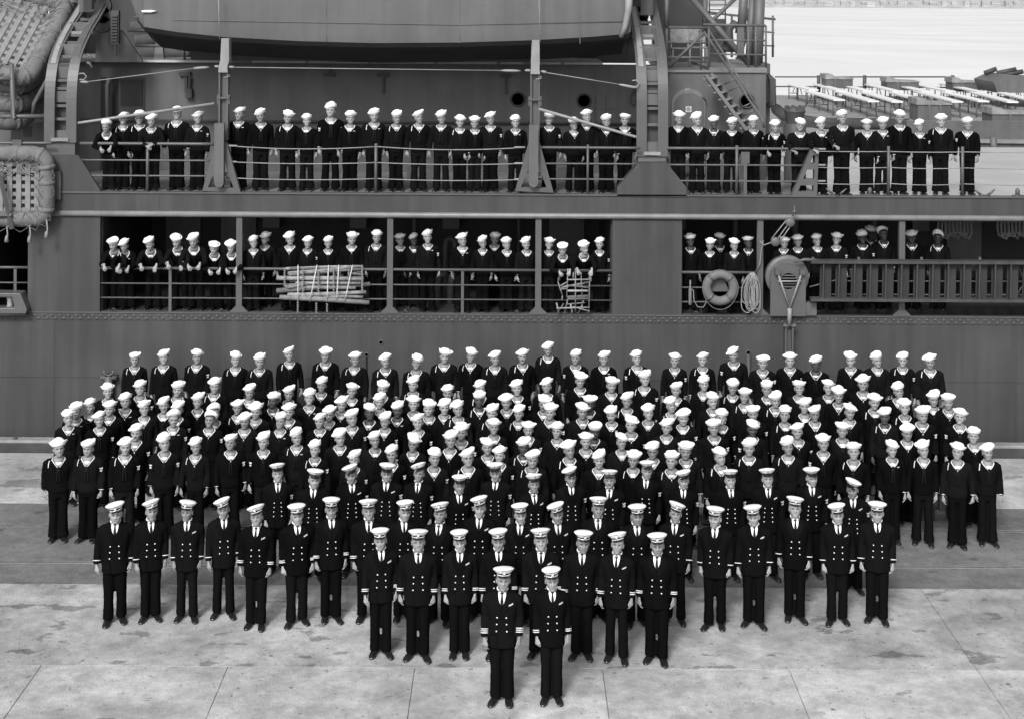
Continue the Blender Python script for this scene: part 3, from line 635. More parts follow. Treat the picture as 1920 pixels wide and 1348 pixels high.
mb.tube([(p.x-.10, DH-.14, p.z+.24), (p.x-.09, DH-.14, p.z+.17), (p.x, DH-.14, p.z+.12), (p.x+.09, DH-.14, p.z+.17), (p.x+.10, DH-.14, p.z+.24)], .02, 7); part('hull_cradle', mb, M['hull_trim'], True)

# ---- door-like disc housing of the gangway, bail and hinge link
G = put('gangway_turntable', bpy.data.meshes.new('gangway_turntable'), ship, SM)
g1 = lambda a, b, D=DH-.1: at(1100 + a/3.37, 350 + b/3.37, D)
p = g1(1268, 575, DH-.05); mb = MB(); mb.lathe([(.46, .12), (.46, -.02), (.40, -.05), (.001, -.05)], 32, (p.x, DH-.02, p.z), axis='y'); put('turntable_drum', mb.mesh('turntable_drum', M['paint'])
    , G)
D2 = DH-.16
mb = holed([(x, z) for x, z in archpoly(g1(1165, 0, D2).x, g1(1388, 0, D2).x, g1(0, 812, D2).z, g1(0, 485, D2).z, .325, 10)], [[(g1(1277, 600, D2).x + .175*math.cos(t*PI/10), g1(1277, 600, D2).z + .175*math.sin(t*PI/10)) for t in range(20)]], D2, D2+.06); put('turntable_plate', mb.mesh('turntable_plate', M['hull_trim']), G)
q = g1(1277, 600, D2)
mb = MB(); mb.lathe([(.175, 0.05), (.001, .05)], 18, (q.x, D2, q.z), axis='y'); put('vent_back', mb.mesh('vent_back', M['black']), G)
for k in range(5):
    zz = q.z - .12 + k*.06; hw = math.sqrt(max(.001, .175**2 - (zz-q.z)**2)); mb = MB(); mb.box(q.x-hw+.005, q.x+hw-.005, D2+.015, D2+.04, zz-.012, zz+.012); put('vent_slat', mb.mesh('vent_slat', M['paint']), G)
mb = MB()
for k in range(18): a = k*2*PI/18; mb.lathe([(.012, 0), (.011, -.012), (.0005, -.016)], 7, (q.x+.215*math.cos(a), D2, q.z+.215*math.sin(a)), axis='y')
put('bolt_ring', mb.mesh('bolt_ring', M['paint'], True), G)
mb = MB(); a, b, c, e = g1(1205, 540, D2-.08), g1(1362, 540, D2-.08), g1(1283, 770, D2-.08), g1(1280, 880, D2-.08)
mb.tube([a, c], .022, 7); mb.tube([b, c], .022, 7); mb.tube([a + Vector((.02, 0, -.2)), b + Vector((-.02, 0, -.2))], .018, 7); mb.tube([c, e], [.05, .045], 8); put('lifting_bail', mb.mesh('lifting_bail', M['paint_light'], True), G)
mb = MB()
for s_ in (-1, 1): mb.lathe([(.05, s_*.10-.03), (.05, s_*.10+.03)], 10, (e.x, D2-.08, e.z), axis='x')
mb.box(e.x-.09, e.x-.055, D2-.1, D2+.1, e.z-.62, e.z); mb.box(e.x+.055, e.x+.09, D2-.1, D2+.1, e.z-.62, e.z); mb.tube([(e.x-.12, D2-.08, e.z), (e.x+.12, D2-.08, e.z)], .025, 8); mb.box(e.x-.06, e.x+.06, D2+.02, D2+.1, e.z-2.2, e.z-.1); put('hinge_link', mb.mesh('hinge_link', M['hull_trim']), G)
for a in (a, b): 
    mb = MB(); mb.box(a.x-.05, a.x+.05, D2-.12, D2+.0, a.z-.06, a.z+.06); put('bail_lug', mb.mesh('bail_lug', M['hull_trim']), G)

# boat tackle hanging by the gallery
tk = empty('rope_tackle', g1(1310, 170, DH-.25), 'two-block rope tackle slung from a shackle under the deck edge above the turntable', 'tackle')
t0 = Vector(tk.location)
def tkp(nm, mb, m, sm=True): put(nm, mb.mesh(nm, m, sm), tk, Matrix.Translation(-t0))
for (a, b) in (((1285, 228), 1), ((1192, 350), 2)):
    p = g1(*a, DH-.25); mb = MB(); mb.lathe([(.001, -.045), (.085, -.045), (.10, -.02), (.10, .02), (.085, .045), (.001, .045)], 18, p, axis='y'); tkp('block', mb, M['paint'])
mb = MB()
for dx, dz in ((-.05, .04), (0, -.03), (.06, -.05)): mb.tube([g1(1275, 228, DH-.25) + Vector((dx, 0, dz)), g1(1185, 350, DH-.25) + Vector((dx*1.3, 0, dz*1.3))], .012, 6)
mb.tube([g1(1180, 350, DH-.25), g1(1120, 372, DH-.2), g1(1095, 345, DH-.15), g1(1115, 340, DH-.15), g1(1105, 390, DH-.14), g1(1095, 490, DH-.1), g1(1070, 535, DH-.05)], .014, 6); tkp('fall_rope', mb, M['rope'])
mb = MB(); mb.tube([g1(1312, 120, DH-.22), g1(1314, 160, DH-.25), g1(1300, 190, DH-.25)], .018, 6); mb.tube([g1(1298, 160, DH-.25), g1(1330, 160, DH-.25)], .022, 6); tkp('shackle', mb, M['hull_trim'])

# stowed gangway ladder along the opening at the right
gw = empty('gangway_ladder', at(1700, 530, DH-.2), 'long grey gangway ladder stowed flat along the ship side at right', 'gangway')
w0 = Vector(gw.location); DG = DH-.22
def gwp(nm, mb, m, sm=False): return put(nm, mb.mesh(nm, m, sm), gw, Matrix.Translation(-w0))
g5 = lambda a, b, D=DG: at(1420 + a/3.37, 350 + b/3.37, D)
for ya, yb in ((474, 482), (712, 722)):
    a, b = g5(335, ya), g5(2200, yb); mb = MB(); rs = []
    for p in (a, b): rs.append([p + Vector(q) for q in ((0, -.10, -.03), (0, -.10, .03), (0, .12, .03), (0, .12, -.03))])
    mb.rings(rs); gwp('gangway_stringer', mb, M['hull'])
mb = MB(); mb.tube([g5(235, 480), g5(300, 462), g5(380, 470)], [.02, .035, .04], 8); gwp('stringer_end', mb, M['hull_trim'], True)
for k in range(19):
    xx = 415 + k*98.5; a = g5(xx, 488); b = g5(xx - 6, 706); 
    mb = MB(); rs = [[p + Vector(q) for q in ((-.012, -.08, 0), (.012, -.08, 0), (.012, .10, 0), (-.012, .10, 0))] for p in (a, b)]; mb.rings(rs); gwp('tread', mb, M['hull'])
    mb = MB(); a = g5(xx+18, 488, DG+.06); b = g5(xx + 14, 706, DG+.06); rs = [[p + Vector(q) for q in ((-.12, 0, 0), (.12, 0, 0), (.12, .02, 0), (-.12, .02, 0))] for p in (a, b)]; mb.rings(rs); gwp('tread_plate', mb, M['inner'])
for ya in (598, 683):
    mb = MB(); mb.tube([g5(440, ya, DG+.3), g5(2100, ya+4, DG+.3)], .016, 6); gwp('gangway_rod', mb, M['paint'], True)
for xx in (350, 640, 1037, 1405):
    mb = MB(); p = g5(xx, 456); mb.box(p.x-.025, p.x+.025, DG-.02, DG+.02, p.z-.03, p.z+.03); gwp('pad_lug', mb, M['hull_trim'])
mb = MB(); p = g5(250, 720, DH); mb.box(p.x, p.x+.4, DH-.1, DH+.1, p.z-.30, p.z-.03); gwp('hinge_box', mb, M['paint'])
mb = MB(); mb.tube([g5(1640, 485, DG+.2), g5(1690, 600, DG+.2), g5(1640, 690, DG+.2)], .012, 6); mb.tube([g5(330, 635, DG+.25), g5(620, 560, DG+.25)], .012, 6); gwp('lashing', mb, M['net'], True)

# hawsers coiled and hung in the far bay
for cx, lab in ((1245, 'coiled hawser hung in bights inside the dark bay, nearer the post'), (1620, 'coiled hawser hung in bights inside the dark bay at the right edge')):
    p = g5(cx, 260, 33.2); hz_ = empty('hanging_hawser', p, lab, 'rope', 'hawsers hung in the bay')
    for k in range(8):
        mb = MB(); x0 = -.34 + k*.085; mb.tube([(x0, .02*k, .30), (x0-.04, 0, 0), (x0-.01, 0, -.18 - .06*math.sin(k)), (x0+.09, 0, -.22 - .05*math.sin(k*2)), (x0+.14, 0, -.1), (x0+.12, 0, .3)], .028, 7)
        put('rope_bight', mb.mesh('rope_bight', M['rope'], True), hz_)

# ================================================================ THINGS ON AND BY THE SHIP
# landing boat slung in the davits
bt = empty('ship_boat', (X(700, 31.3), 31.3, 8.4), 'big grey boat hull slung in the davits above the upper deck', 'boat')
b0 = Vector(bt.location); BM = Matrix.Translation(-b0)
mb = MB(); rs = []
st = [(228, -60), (236, 0), (250, 45), (270, 62), (330, 71), (420, 80), (560, 87), (700, 90), (860, 88), (1000, 83), (1110, 76), (1176, 70), (1183, 66)]
for i, (px, py) in enumerate(st):
    zb = Z(py, 31.3); x = X(px, 31.3); dp = .25 if i in (0, 1, len(st)-1) else .42
    kz_ = zb - dp; o_ = .25 if i < 3 else 0
    prof = [(31.3+o_, 13.5), (31.3+o_, zb+.9), (31.3+o_, zb+.25), (31.32+o_, zb+.08), (31.42+o_, zb-.02), (32.1, zb-.12), (32.9, kz_), (33.7, zb-.12), (34.4, zb), (34.5, zb+.3), (34.5, 13.5)]
    rs.append([Vector((x, y, z)) for y, z in prof])
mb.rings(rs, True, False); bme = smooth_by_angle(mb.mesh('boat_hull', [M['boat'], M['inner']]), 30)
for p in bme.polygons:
    if p.normal.z < -.35: p.material_index = 1  # shade under the boat put into the colour of down-facing faces
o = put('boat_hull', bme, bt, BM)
mb = MB(); mb.box(X(700, 31.3)-4.3, X(700, 31.3)+3.6, 32.8, 33.0, Z(116, 33), Z(98, 33)); put('keel', mb.mesh('keel', M['inner']), bt, BM)  # keel dark too, the shade under the hull put into its colour
for py, a, b in ((42, 245, 1180), ):
    mb = MB(); rs = []
    mb.tube([(X(a, 31.29), 31.293 + (.2 if a < 300 else 0), Z(py-6, 31.29)), (X(330, 31.29), 31.293, Z(py, 31.29)), (X(860, 31.29), 31.293, Z(py+6, 31.29)), (X(b, 31.29), 31.293, Z(py-2, 31.29))], .012, 6); put('hull_seam', mb.mesh('hull_seam', M['boat'], True), bt, BM)
for px in (612, 862, 1088):
    mb = MB(); mb.box(X(px, 31.3)-.008, X(px, 31.3)+.008, 31.288, 31.31, Z(82, 31.3), 13); put('hull_seam', mb.mesh('hull_seam', M['boat']), bt, BM)
mb = MB(); mb.tube([at(1180, -20, 31.2), at(1178, 20, 31.2), at(1172, 52, 31.2), at(1164, 70, 31.25)], [.09, .08, .06, .05], 8); put('rudder_fender', mb.mesh('rudder_fender', M['paint_light'], True), bt, BM)
for px, yb in ((412, 74), (1013, 80)):
    mb = MB(); mb.tube([at(px-3, -20, 31.0), at(px, yb, 31.0)], .011, 6); put('gripe_wire', mb.mesh('gripe_wire', M['paint_light'], True), bt, BM)
mb = MB(); mb.prism([pz(266, 20, 31.26), pz(282, 19.5, 31.26), pz(294, 21.5, 31.26), pz(282, 24, 31.26), pz(266, 23.5, 31.26)], 31.24, 31.3); put('hull_highlight', mb.mesh('hull_highlight', M['signw']), bt, BM)  # white patch: the boat side's highlight put into colour and shape

# carley float on the ship's side and the stack above it
def rrect(w, h, r, n=6):
    P = []
    for cx, cz, a0 in ((w/2-r, h/2-r, 0), (-w/2+r, h/2-r, 1), (-w/2+r, -h/2+r, 2), (w/2-r, -h/2+r, 3)):
        for k in range(n+1): a = (a0 + k/n)*PI/2; P.append((cx + r*math.cos(a), cz + r*math.sin(a)))
    return P
def life_raft(loc, rot, w, h, tr, label, group='life rafts on the left', slats=True, sl=(7, 12)):
    r = empty('life_raft', loc, label, 'life raft', group); r.rotation_euler = rot
    P = rrect(w - 2*tr, h - 2*tr, .28); n_ = len(P); mb = MB()
    pts = []
    for i in range(n_):
        a, b = P[i], P[(i+1) % n_]; L = math.hypot(b[0]-a[0], b[1]-a[1]); kk = max(1, int(L/.16))
        for q in range(kk): pts.append((a[0]+(b[0]-a[0])*q/kk, 0, a[1]+(b[1]-a[1])*q/kk))
    rad = [tr*(1 + .05*noise.noise(Vector((i*.7, w*9, h))) - (.09 if i % 5 == 0 else 0)) for i in range(len(pts))]
    mb.tube(pts, rad, 12, loop=True, up=(0, 1, 0)); put('float_ring', mb.mesh('float_ring', M['canvas'], True), r)
    step = max(1, len(pts)//11)
    for i in range(0, len(pts), step):
        p = Vector(pts[i]); q = Vector(pts[(i+1) % len(pts)]); t = (q-p).normalized(); mb = MB(); mb.tube([p - t*.045, p - t*.04, p + t*.04, p + t*.045], [tr*.9, tr*1.05, tr*1.05, tr*.9], 12, up=(0, 1, 0)); put('lashing_band', mb.mesh('lashing_band', M['net'], True), r)
    if slats:
        wi, hi = w - 4*tr, h - 4*tr
        for k in range(sl[0]):
            x = -wi/2 - tr*.3 + (wi + tr*.6)*(k+.5)/sl[0]; mb = MB(); mb.box(x - wi/sl[0]*.30, x + wi/sl[0]*.30, -.01, .012, -hi/2 - tr*.6, hi/2 + tr*.6); put('slat', mb.mesh('slat', M['slat']), r)
        for k in range(sl[1]):
            z = -hi/2 - tr*.3 + (hi + tr*.6)*(k+.5)/sl[1]; mb = MB(); mb.box(-wi/2 - tr*.6, wi/2 + tr*.6, .014, .034, z - hi/sl[1]*.27, z + hi/sl[1]*.27); put('slat', mb.mesh('slat', M['slat']), r)
    mb = MB()
    for i in range(0, len(pts), 2):
        p = Vector(pts[i]); p2 = Vector(pts[(i+3) % len(pts)]); d = -p.normalized()
        mb.tube([p + Vector((0, -tr, 0)) + d*.03, p.lerp(p2, .5) + d*(tr*1.5) + Vector((0, -tr*.5, rnd.uniform(-.05, .0))), p2 + Vector((0, -tr, 0)) + d*.03], .009, 5)
        mb.tube([p - d*tr*.6 + Vector((0, -tr*.8, 0)), p.lerp(p2, .5) - d*(tr*1.12) + Vector((0, -tr*.3, -.08)), p2 - d*tr*.6 + Vector((0, -tr*.8, 0))], .008, 5)
    o = put('net', mb.mesh('net', M['net'], True), r)
    return r
def loose_net(r, x0, x1, z0, z1, y, n, seed):
    rr = random.Random(seed); mb = MB()
    mb = MB()
    for k in range(n):
        cx, cz = rr.uniform(x0, x1), rr.uniform(z0, z1); w1, w2, p1, p2 = rr.uniform(.10, .32), rr.uniform(.08, .26), rr.uniform(0, 6), rr.uniform(0, 6); f = rr.choice([1, 2]); e = rr.choice([1.5, 2, 1]); m_ = 26
        pts = [Vector((max(x0-.1, min(x1+.1, cx + w1*math.sin(f*t*.2 + p1) + .12*(t/m_-.5))), y - .01*(k % 4) + .02*math.sin(t*.5), max(z0, min(z1+.05, cz + w2*math.sin(e*t*.2 + p2))))) for t in range(m_)]
        mb.tube(pts, .0075, 5)
    put('tangled_net', mb.mesh('tangled_net', M['rope'], True), r)
p = at(18, 350, DH-.25)
lr = life_raft(p, (0, 0, 0), 1.92, 1.72, .17, 'life raft hung upright on the hull side with slatted floor and rope net', sl=(7, 7))
loose_net(lr, -.75, .55, .1, .52, -.04, 10, 3)
mb = MB(); q = at(0, 330, DH-.45) - p; q2 = at(22, 430, DH-.45) - p
mb.tube([q + Vector((-.3, 0, .3)), q, q2], .05, 4); mb.tube([q2 + Vector((-.6, 0, .28)), q2 + Vector((0, 0, .28))], .05, 4); put('raft_bracket', mb.mesh('raft_bracket', M['hull_trim']), lr)
for dx in (-.02, .46, .82):
    mb = MB(); t = Vector((dx, -.1, -.78 + (.1 if dx > .6 else 0))); mb.tube([t, t + Vector((.02, 0, -.22)), t + Vector((0, 0, -.28)), t + Vector((0, 0, -.38))], [.015, .015, .035, .05], 6); put('rope_tail', mb.mesh('rope_tail', M['rope'], True), lr)
rk = put('raft_rack', bpy.data.meshes.new('raft_rack'), ship, SM)
for dd, P in ((31.2, [(22, 120), (24, 222), (30, 222)]), (31.2, [(-30, 148), (24, 148)]), (31.3, [(-30, 219), (94, 219)]), (31.6, [(62, 216), (64, 195), (86, 155), (100, 130)])):
    mb = MB(); mb.tube([at(a, b, dd) for a, b in P], .05, 8); put('rack_bar', mb.mesh('rack_bar', M['hull_trim'], True), rk)
top = life_raft(at(22, 62, 32.4), (R(-48), R(14), R(4)), 2.05, 2.9, .20, 'topmost tilted life raft of the stack at the upper left corner', sl=(7, 11))
loose_net(top, -.7, .7, .55, 1.15, -.06, 14, 5)
for k, (py, lab) in enumerate(((128, 'second life raft from the top of the corner stack'), (162, 'third life raft down in the corner stack'), (194, 'lowest life raft in the corner stack, above the rack bar'))):
    life_raft(at(-6 - 4*k, py + 6, 32.9 - .0*k), (R(-80), R(6), R(3)), 2.2, 2.6, .19, lab, slats=False)
mb = MB(); mb.box(X(22, 33.4), X(94, 33.4), 33.4, 34.2, zU, Z(236, 33.4)); part('vent_locker', mb, M['paint'])
mb = MB()
for k in range(5): z = Z(262, 33.38) + k*.05; mb.box(X(45, 33.38), X(60, 33.38), 33.37, 33.39, z, z+.025)
part('louvre', mb, M['paint_dark'])
rail_run(-40, 98, (274,), (.032,)); mb = MB(); p = at(33, 268, DRL); mb.box(p.x-.10, p.x+.10, DRL-.06, DRL+.06, p.z-.07, p.z+.06); part('rail_clamp', mb, M['hull_trim'])
mb = MB(); mb.box(-26, X(100, 36), 35.5, 35.6, zU, 14); part('left_bulkhead', mb, M['paint'])
# roller fairlead in the left opening
fl_ = put('roller_fairlead', bpy.data.meshes.new('roller_fairlead'), ship, SM)
f0 = at(0, 590, DH-.2)
mb = MB(); mb.prism([pz(-60, 588, DH-.2), pz(50, 588, DH-.2), pz(52, 580, DH-.2), pz(40, 550, DH-.2), pz(-60, 548, DH-.2), pz(-60, 556, DH-.2), pz(24, 557, DH-.2), pz(28, 577, DH-.2), pz(-60, 578, DH-.2)], DH-.25, DH+.1); put('fairlead_frame', bevel_mesh(mb, 'fairlead_frame', M['hull_trim'], .015, 2), fl_)
p = at(19, 567, DH-.1); mb = MB(); mb.lathe([(.09, -.12), (.06, -.05), (.06, .05), (.09, .12)], 14, p); put('roller', mb.mesh('roller', M['paint_light'], True), fl_)
mb = MB(); mb.tube([at(-60, 589, DH-.15), at(49, 589, DH-.15)], .05, 8); put('fairlead_base', mb.mesh('fairlead_base', M['hull_trim'], True), fl_)

# gooseneck pipes inside the gallery
mb = MB()
g3 = lambda a, b, D: at(800 + a/3.37, 350 + b/3.37, D)
for xa, xb, D in ((118, 178, 32.4), ):
    mb.tube([g3(xa, 790, D), g3(xa, 380, D), g3(xa+6, 345, D), g3((xa+xb)/2, 328, D), g3(xb-4, 345, D), g3(xb, 380, D), g3(xb+0, 470, D)], .06, 10)
part('gooseneck_vent', mb, M['hull'], True)
for xa in (68, 150):
    mb = MB(); D = 31.8; mb.tube([g3(xa, 795, D), g3(xa, 610, D), g3(xa+12, 570, D), g3(xa+35, 552, D), g3(xa+55, 575, D)], .085, 10); mb.lathe([(.16, 0), (.16, .05), (.09, .06)], 14, g3(xa, 792, D)); part('gooseneck_vent', mb, M['hull'], True)

# rolled pilot ladder lashed to the rail (a bundle of poles)
bu = empty('pole_bundle', at(607, 560, DH-.15), 'lashed bundle of pale wooden poles hung outside the gallery rail', 'pole bundle')
u0 = Vector(bu.location); UM = Matrix.Translation(-u0); gb = lambda a, b, D: at(400 + a/3.37, 350 + b/3.37, D)
poles = [((460,520),(945,505),.035),((470,545),(860,512),.03),((470,553),(940,522),.032),((480,575),(840,530),.028),((400,580),(950,585),.055),((480,600),(820,560),.03),((860,520),(940,545),.035),((850,548),(950,560),.035),
         ((445,625),(945,600),.04),((470,640),(700,600),.03),((400,660),(990,618),.062),((470,685),(965,668),.05),((420,700),(985,735),.062),((480,520),(950,515),.03),((560,580),(940,575),.04),((690,600),(945,598),.032),((700,695),(945,698),.035),((480,560),(930,505),.03),((455,632),(900,640),.05),((520,610),(930,612),.035)]
for i, (a, b, r) in enumerate(poles):
    D = DH - .12 - .13*((i*7) % 5)/5; mb = MB(); pa, pb = gb(*a, D), gb(*b, D); mb.tube([pa, pa.lerp(pb, .5) + Vector((0, 0, rnd.uniform(-.015, .015))), pb], [r*.84, r*.9, r*.76], 9); put('pole', mb.mesh('pole', M['pole'], True), bu, UM)
for i, (x, sl_) in enumerate(((535, 0), (655, -45), (728, -10), (793, -15), (880, -50))):
    mb = MB(); pts = []
    for (yy, D) in ((498, DH-.05), (505, DH-.26), (580, DH-.30), (660, DH-.32), (730, DH-.26)): pts.append(gb(x + sl_*(yy-498)/230, yy, D))
    mb.tube(pts, .0125, 6); put('lashing', mb.mesh('lashing', M['cord'], True), bu, UM)
for (x, y0, y1) in ((450, 515, 625), (565, 515, 665), (663, 530, 670), (760, 510, 660), (855, 500, 560), (940, 510, 655), (533, 730, 790), (718, 740, 795), (650, 735, 795)):
    k = y0; mb = MB()
    while k < y1: mb.tube([gb(x-5, k, DH-.29), gb(x+6, k+9, DH-.31)], .010, 5); mb.tube([gb(x+6, k+5, DH-.31), gb(x-4, k+14, DH-.29)], .009, 5); k += 14
    put('chain_lashing', mb.mesh('chain_lashing', M['rope'], True), bu, UM)

# small bundle of slatted frames
cb = empty('ladder_bundle', at(1080, 550, DH-.15), 'small lashed bundle of pale folded frames hung on the gallery rail by the centre', 'frame bundle')
u0 = Vector(cb.location); UM = Matrix.Translation(-u0)
fr = [((893,520),(885,700),.012),((928,525),(925,590),.012),((940,520),(940,790),.012),((975,545),(985,760),.010),((1030,540),(1025,800),.012),((885,590),(1030,588),.014),((850,640),(1020,605),.018),((895,625),(1030,640),.016),((890,660),(1020,660),.022),((890,700),(1020,692),.028),((890,712),(1020,708),.02),((830,605),(858,690),.012),((858,690),(855,720),.012),((820,735),(835,800),.016),((820,770),(1030,765),.016),((830,800),(865,740),.012),((910,745),(920,800),.016),((925,760),(1030,790),.014),((870,805),(895,700),.012),((840,630),(895,600),.01),((850,650),(890,645),.01),((960,800),(1000,700),.01),((880,745),(1000,735),.012)]
for i, (a, b, r) in enumerate(fr):
    D = DH - .06 - .05*(i % 3); mb = MB(); mb.tube([g3(*a, D), g3(*b, D)], r*1.1, 7); put('frame_bar', mb.mesh('frame_bar', M['pole'], True), cb, UM)

# life ring
g4 = lambda a, b, D: at(1100 + a/3.37, 350 + b/3.37, D)
p = g4(843, 640, DH-.16); lrn = empty('life_ring', p, 'grey ring buoy with grab rope hung on the gallery rail', 'life ring')
mb = MB(); mb.tube([(.285*math.cos(t*PI/16), 0, .285*math.sin(t*PI/16)) for t in range(32)], .098, 14, loop=True, flat=1, up=(0, 1, 0)); put('ring', mb.mesh('ring', M['ring'], True), lrn); 
mb = MB(); pts = []
for t in range(28):
    a = t*2*PI/28; rr_ = .378; pts.append((rr_*math.cos(a), -.05, rr_*math.sin(a) - max(0, -math.sin(a) - .35)*.12))
mb.tube(pts, .008, 5, loop=True); put('grab_rope', mb.mesh('grab_rope', M['net'], True), lrn)
for a in (.8, 2.3, 3.9, 5.5):
    mb = MB(); c = Vector((.285*math.cos(a), 0, .285*math.sin(a))); t = Vector((-math.sin(a), 0, math.cos(a))); mb.tube([c - t*.03, c + t*.03], .102, 14, up=(0, 1, 0)); put('ring_band', mb.mesh('ring_band', M['hull_trim'], True), lrn)
mb = MB(); mb.prism([(-.05, .34), (.05, .34), (.20, -.10), (-.20, -.10)], .10, .12); put('ring_bracket', mb.mesh('ring_bracket', M['hull_trim']), lrn)
# water light canister with cord
p = g4(654, 690, DH-.1); wl = empty('water_light', p, 'slim pale canister light clipped to the rail left of the ring buoy', 'marker light')
mb = MB(); mb.lathe([(.026, -.20), (.034, -.18), (.034, .14), (.026, .15), (.018, .16), (.018, .33), (.001, .335)], 12, (0, 0, 0)); put('canister', mb.mesh('canister', M['pole'], True), wl)
mb = MB(); mb.tube([(.03, 0, .14), (.07, 0, .10), (.08, 0, -.10), (.16, 0, -.24), (.28, 0, -.25), (.34, 0, -.15), (.33, 0, .02)], .009, 6); put('cord', mb.mesh('cord', M['rope'], True), wl)
# coil of rope
p = g4(1045, 560, DH-.1); rc = empty('rope_coil', p, 'long coil of pale rope hung over the rail left of the turntable', 'rope')
rq = random.Random(9)
for k in range(12):
    mb = MB(); xa, xb = -.20 + .022*k + rq.uniform(-.03, .03), -.02 + .018*k + rq.uniform(-.04, .04); lo = -.58 - rq.uniform(0, .24); tx = rq.uniform(-.03, .05); yy = -.02 - .012*(k % 4)
    P = [(tx, 0, .05), (tx + (xa-tx)*.5, yy, -.04), (xa, yy, -.22), (xa-.02, yy, lo*.6), (xa-.01, yy, lo*.88), ((xa+xb)/2, yy, lo), (xb+.01, yy, lo*.88), (xb+.02, yy, lo*.55), (xb, yy, -.2), (tx + (xb-tx)*.5, yy, -.04), (tx, 0, .05)]
    pts = []
    for i in range(len(P)-1):
        p0, p1, p2, p3 = [Vector(P[q]) for q in (max(0, i-1), i, i+1, min(len(P)-1, i+2))]
        for t in (0, .33, .67): pts.append(.5*((2*p1) + (p2-p0)*t + (2*p0-5*p1+4*p2-p3)*t*t + (3*p1-p0-3*p2+p3)*t**3))
    pts.append(Vector(P[-1])); mb.tube(pts, .011, 6); put('rope_turn', mb.mesh('rope_turn', M['rope'], True), rc)

# ================================================================ FLAT DECK VESSEL ON THE RIGHT
zB = 4.15
bg_ = empty('flat_deck_vessel', (X(1700, 56), 56, 0), 'broad flat-decked vessel beyond the fore deck with rows of tables on it', 'barge')
BGM = Matrix.Translation(-Vector(bg_.location))
def bp_(nm, mb, m, sm=False): return put(nm, mb.mesh(nm, m, sm), bg_, BGM)
mb = MB(); mb.prism([(X(1440, 60)+0, 54.5), (60, 50.5), (60, 78), (X(1440, 60)+2.0, 78)], -2.6, zB-.12, axis='z'); bp_('barge_hull', mb, M['barge'])
mb = MB(); mb.prism([(X(1440, 60)-.1, 54.4), (60, 50.4), (60, 78.1), (X(1440, 60)+1.9, 78.1)], zB-.118, zB, axis='z'); bp_('barge_deck', mb, M['bargedeck'])
# planked deck edge pieces, kerb logs and timber chocks
for a, b, y0, y1, D in ((1550, 1600, 141, 163, 74), (1664, 1724, 146, 166, 74), (1787, 1840, 146, 168, 74), (1722, 1785, 188, 224, 57), (1862, 1960, 205, 232, 54)):
    z0 = max(zB, Z(y1, D)); z1 = Z(y0 + 5, D); mb = MB(); mb.box(X(a, D), X(b, D), D, D+1.2, z0, z1); o = bp_('chock', mb, M['barge'])
    mb = MB(); mb.prism([(X(a, D)-.05, z1), (X(a, D)-.05, z1+.25), (X(a, D)+.3, z1+.25), (X(a, D)+.5, z1+.10), (X(b, D)+.05, z1+.06), (X(b, D)+.05, z1)], D-.05, D+1.25); put('chock_cap', mb.mesh('chock_cap', M['timber']), o)
    for q in range(1, 3): mb = MB(); xx = X(a + (b-a)*q/3, D); mb.box(xx-.04, xx+.04, D-.06, D, z0, z1); put('chock_rib', mb.mesh('chock_rib', M['paint']), o)
mb = MB(); mb.prism([pz(1845, 170, 72), pz(1838, 150, 72), pz(1865, 138, 72), pz(1960, 146, 72), pz(1960, 170, 72)], 70, 73); bp_('raised_housing', mb, M['paint'])
for P in ([(1846, 138), (1868, 130)], [(1870, 138), (1905, 131)], [(1880, 141), (1918, 135)]): mb = MB(); mb.tube([at(a, b, 72) for a, b in P], .12, 6); bp_('stowed_spar', mb, M['paint_dark'], True)
mb = MB(); mb.box(X(1700, 51), X(2000, 51), 50.9, 51.2, Z(256, 51), Z(223, 51)); bp_('side_girder', mb, M['paint'])
mb = MB(); mb.box(X(1462, 54), X(1705, 54), 54.0, 54.3, Z(237, 54), Z(226, 54)); bp_('fender_log', mb, M['dark_timber'])
pts = [at(1455, 205, 57.5), at(1475, 222, 56), at(1540, 232, 54.4), at(1705, 234, 53.4)]; mb = MB(); mb.tube(pts, .22, 8); bp_('edge_roll', mb, M['dark_timber'], True)
for ya in (145, 163):
    mb = MB(); mb.tube([at(1453, ya, 76), at(1790, ya + (0 if ya == 145 else 2), 76)], .035, 6); bp_('guard_wire', mb, M['paint_dark'], True)
for px in (1535, 1621, 1786): mb = MB(); mb.tube([(at(px, 142, 76).x, 76, zB), at(px, 142, 76)], .10, 7); bp_('guard_post', mb, M['paint_dark'], True)
mb = MB(); mb.tube([at(1862, 258, 50.8), at(1866, 300, 50.8)], .12, 6); bp_('side_strut', mb, M['paint'], True)
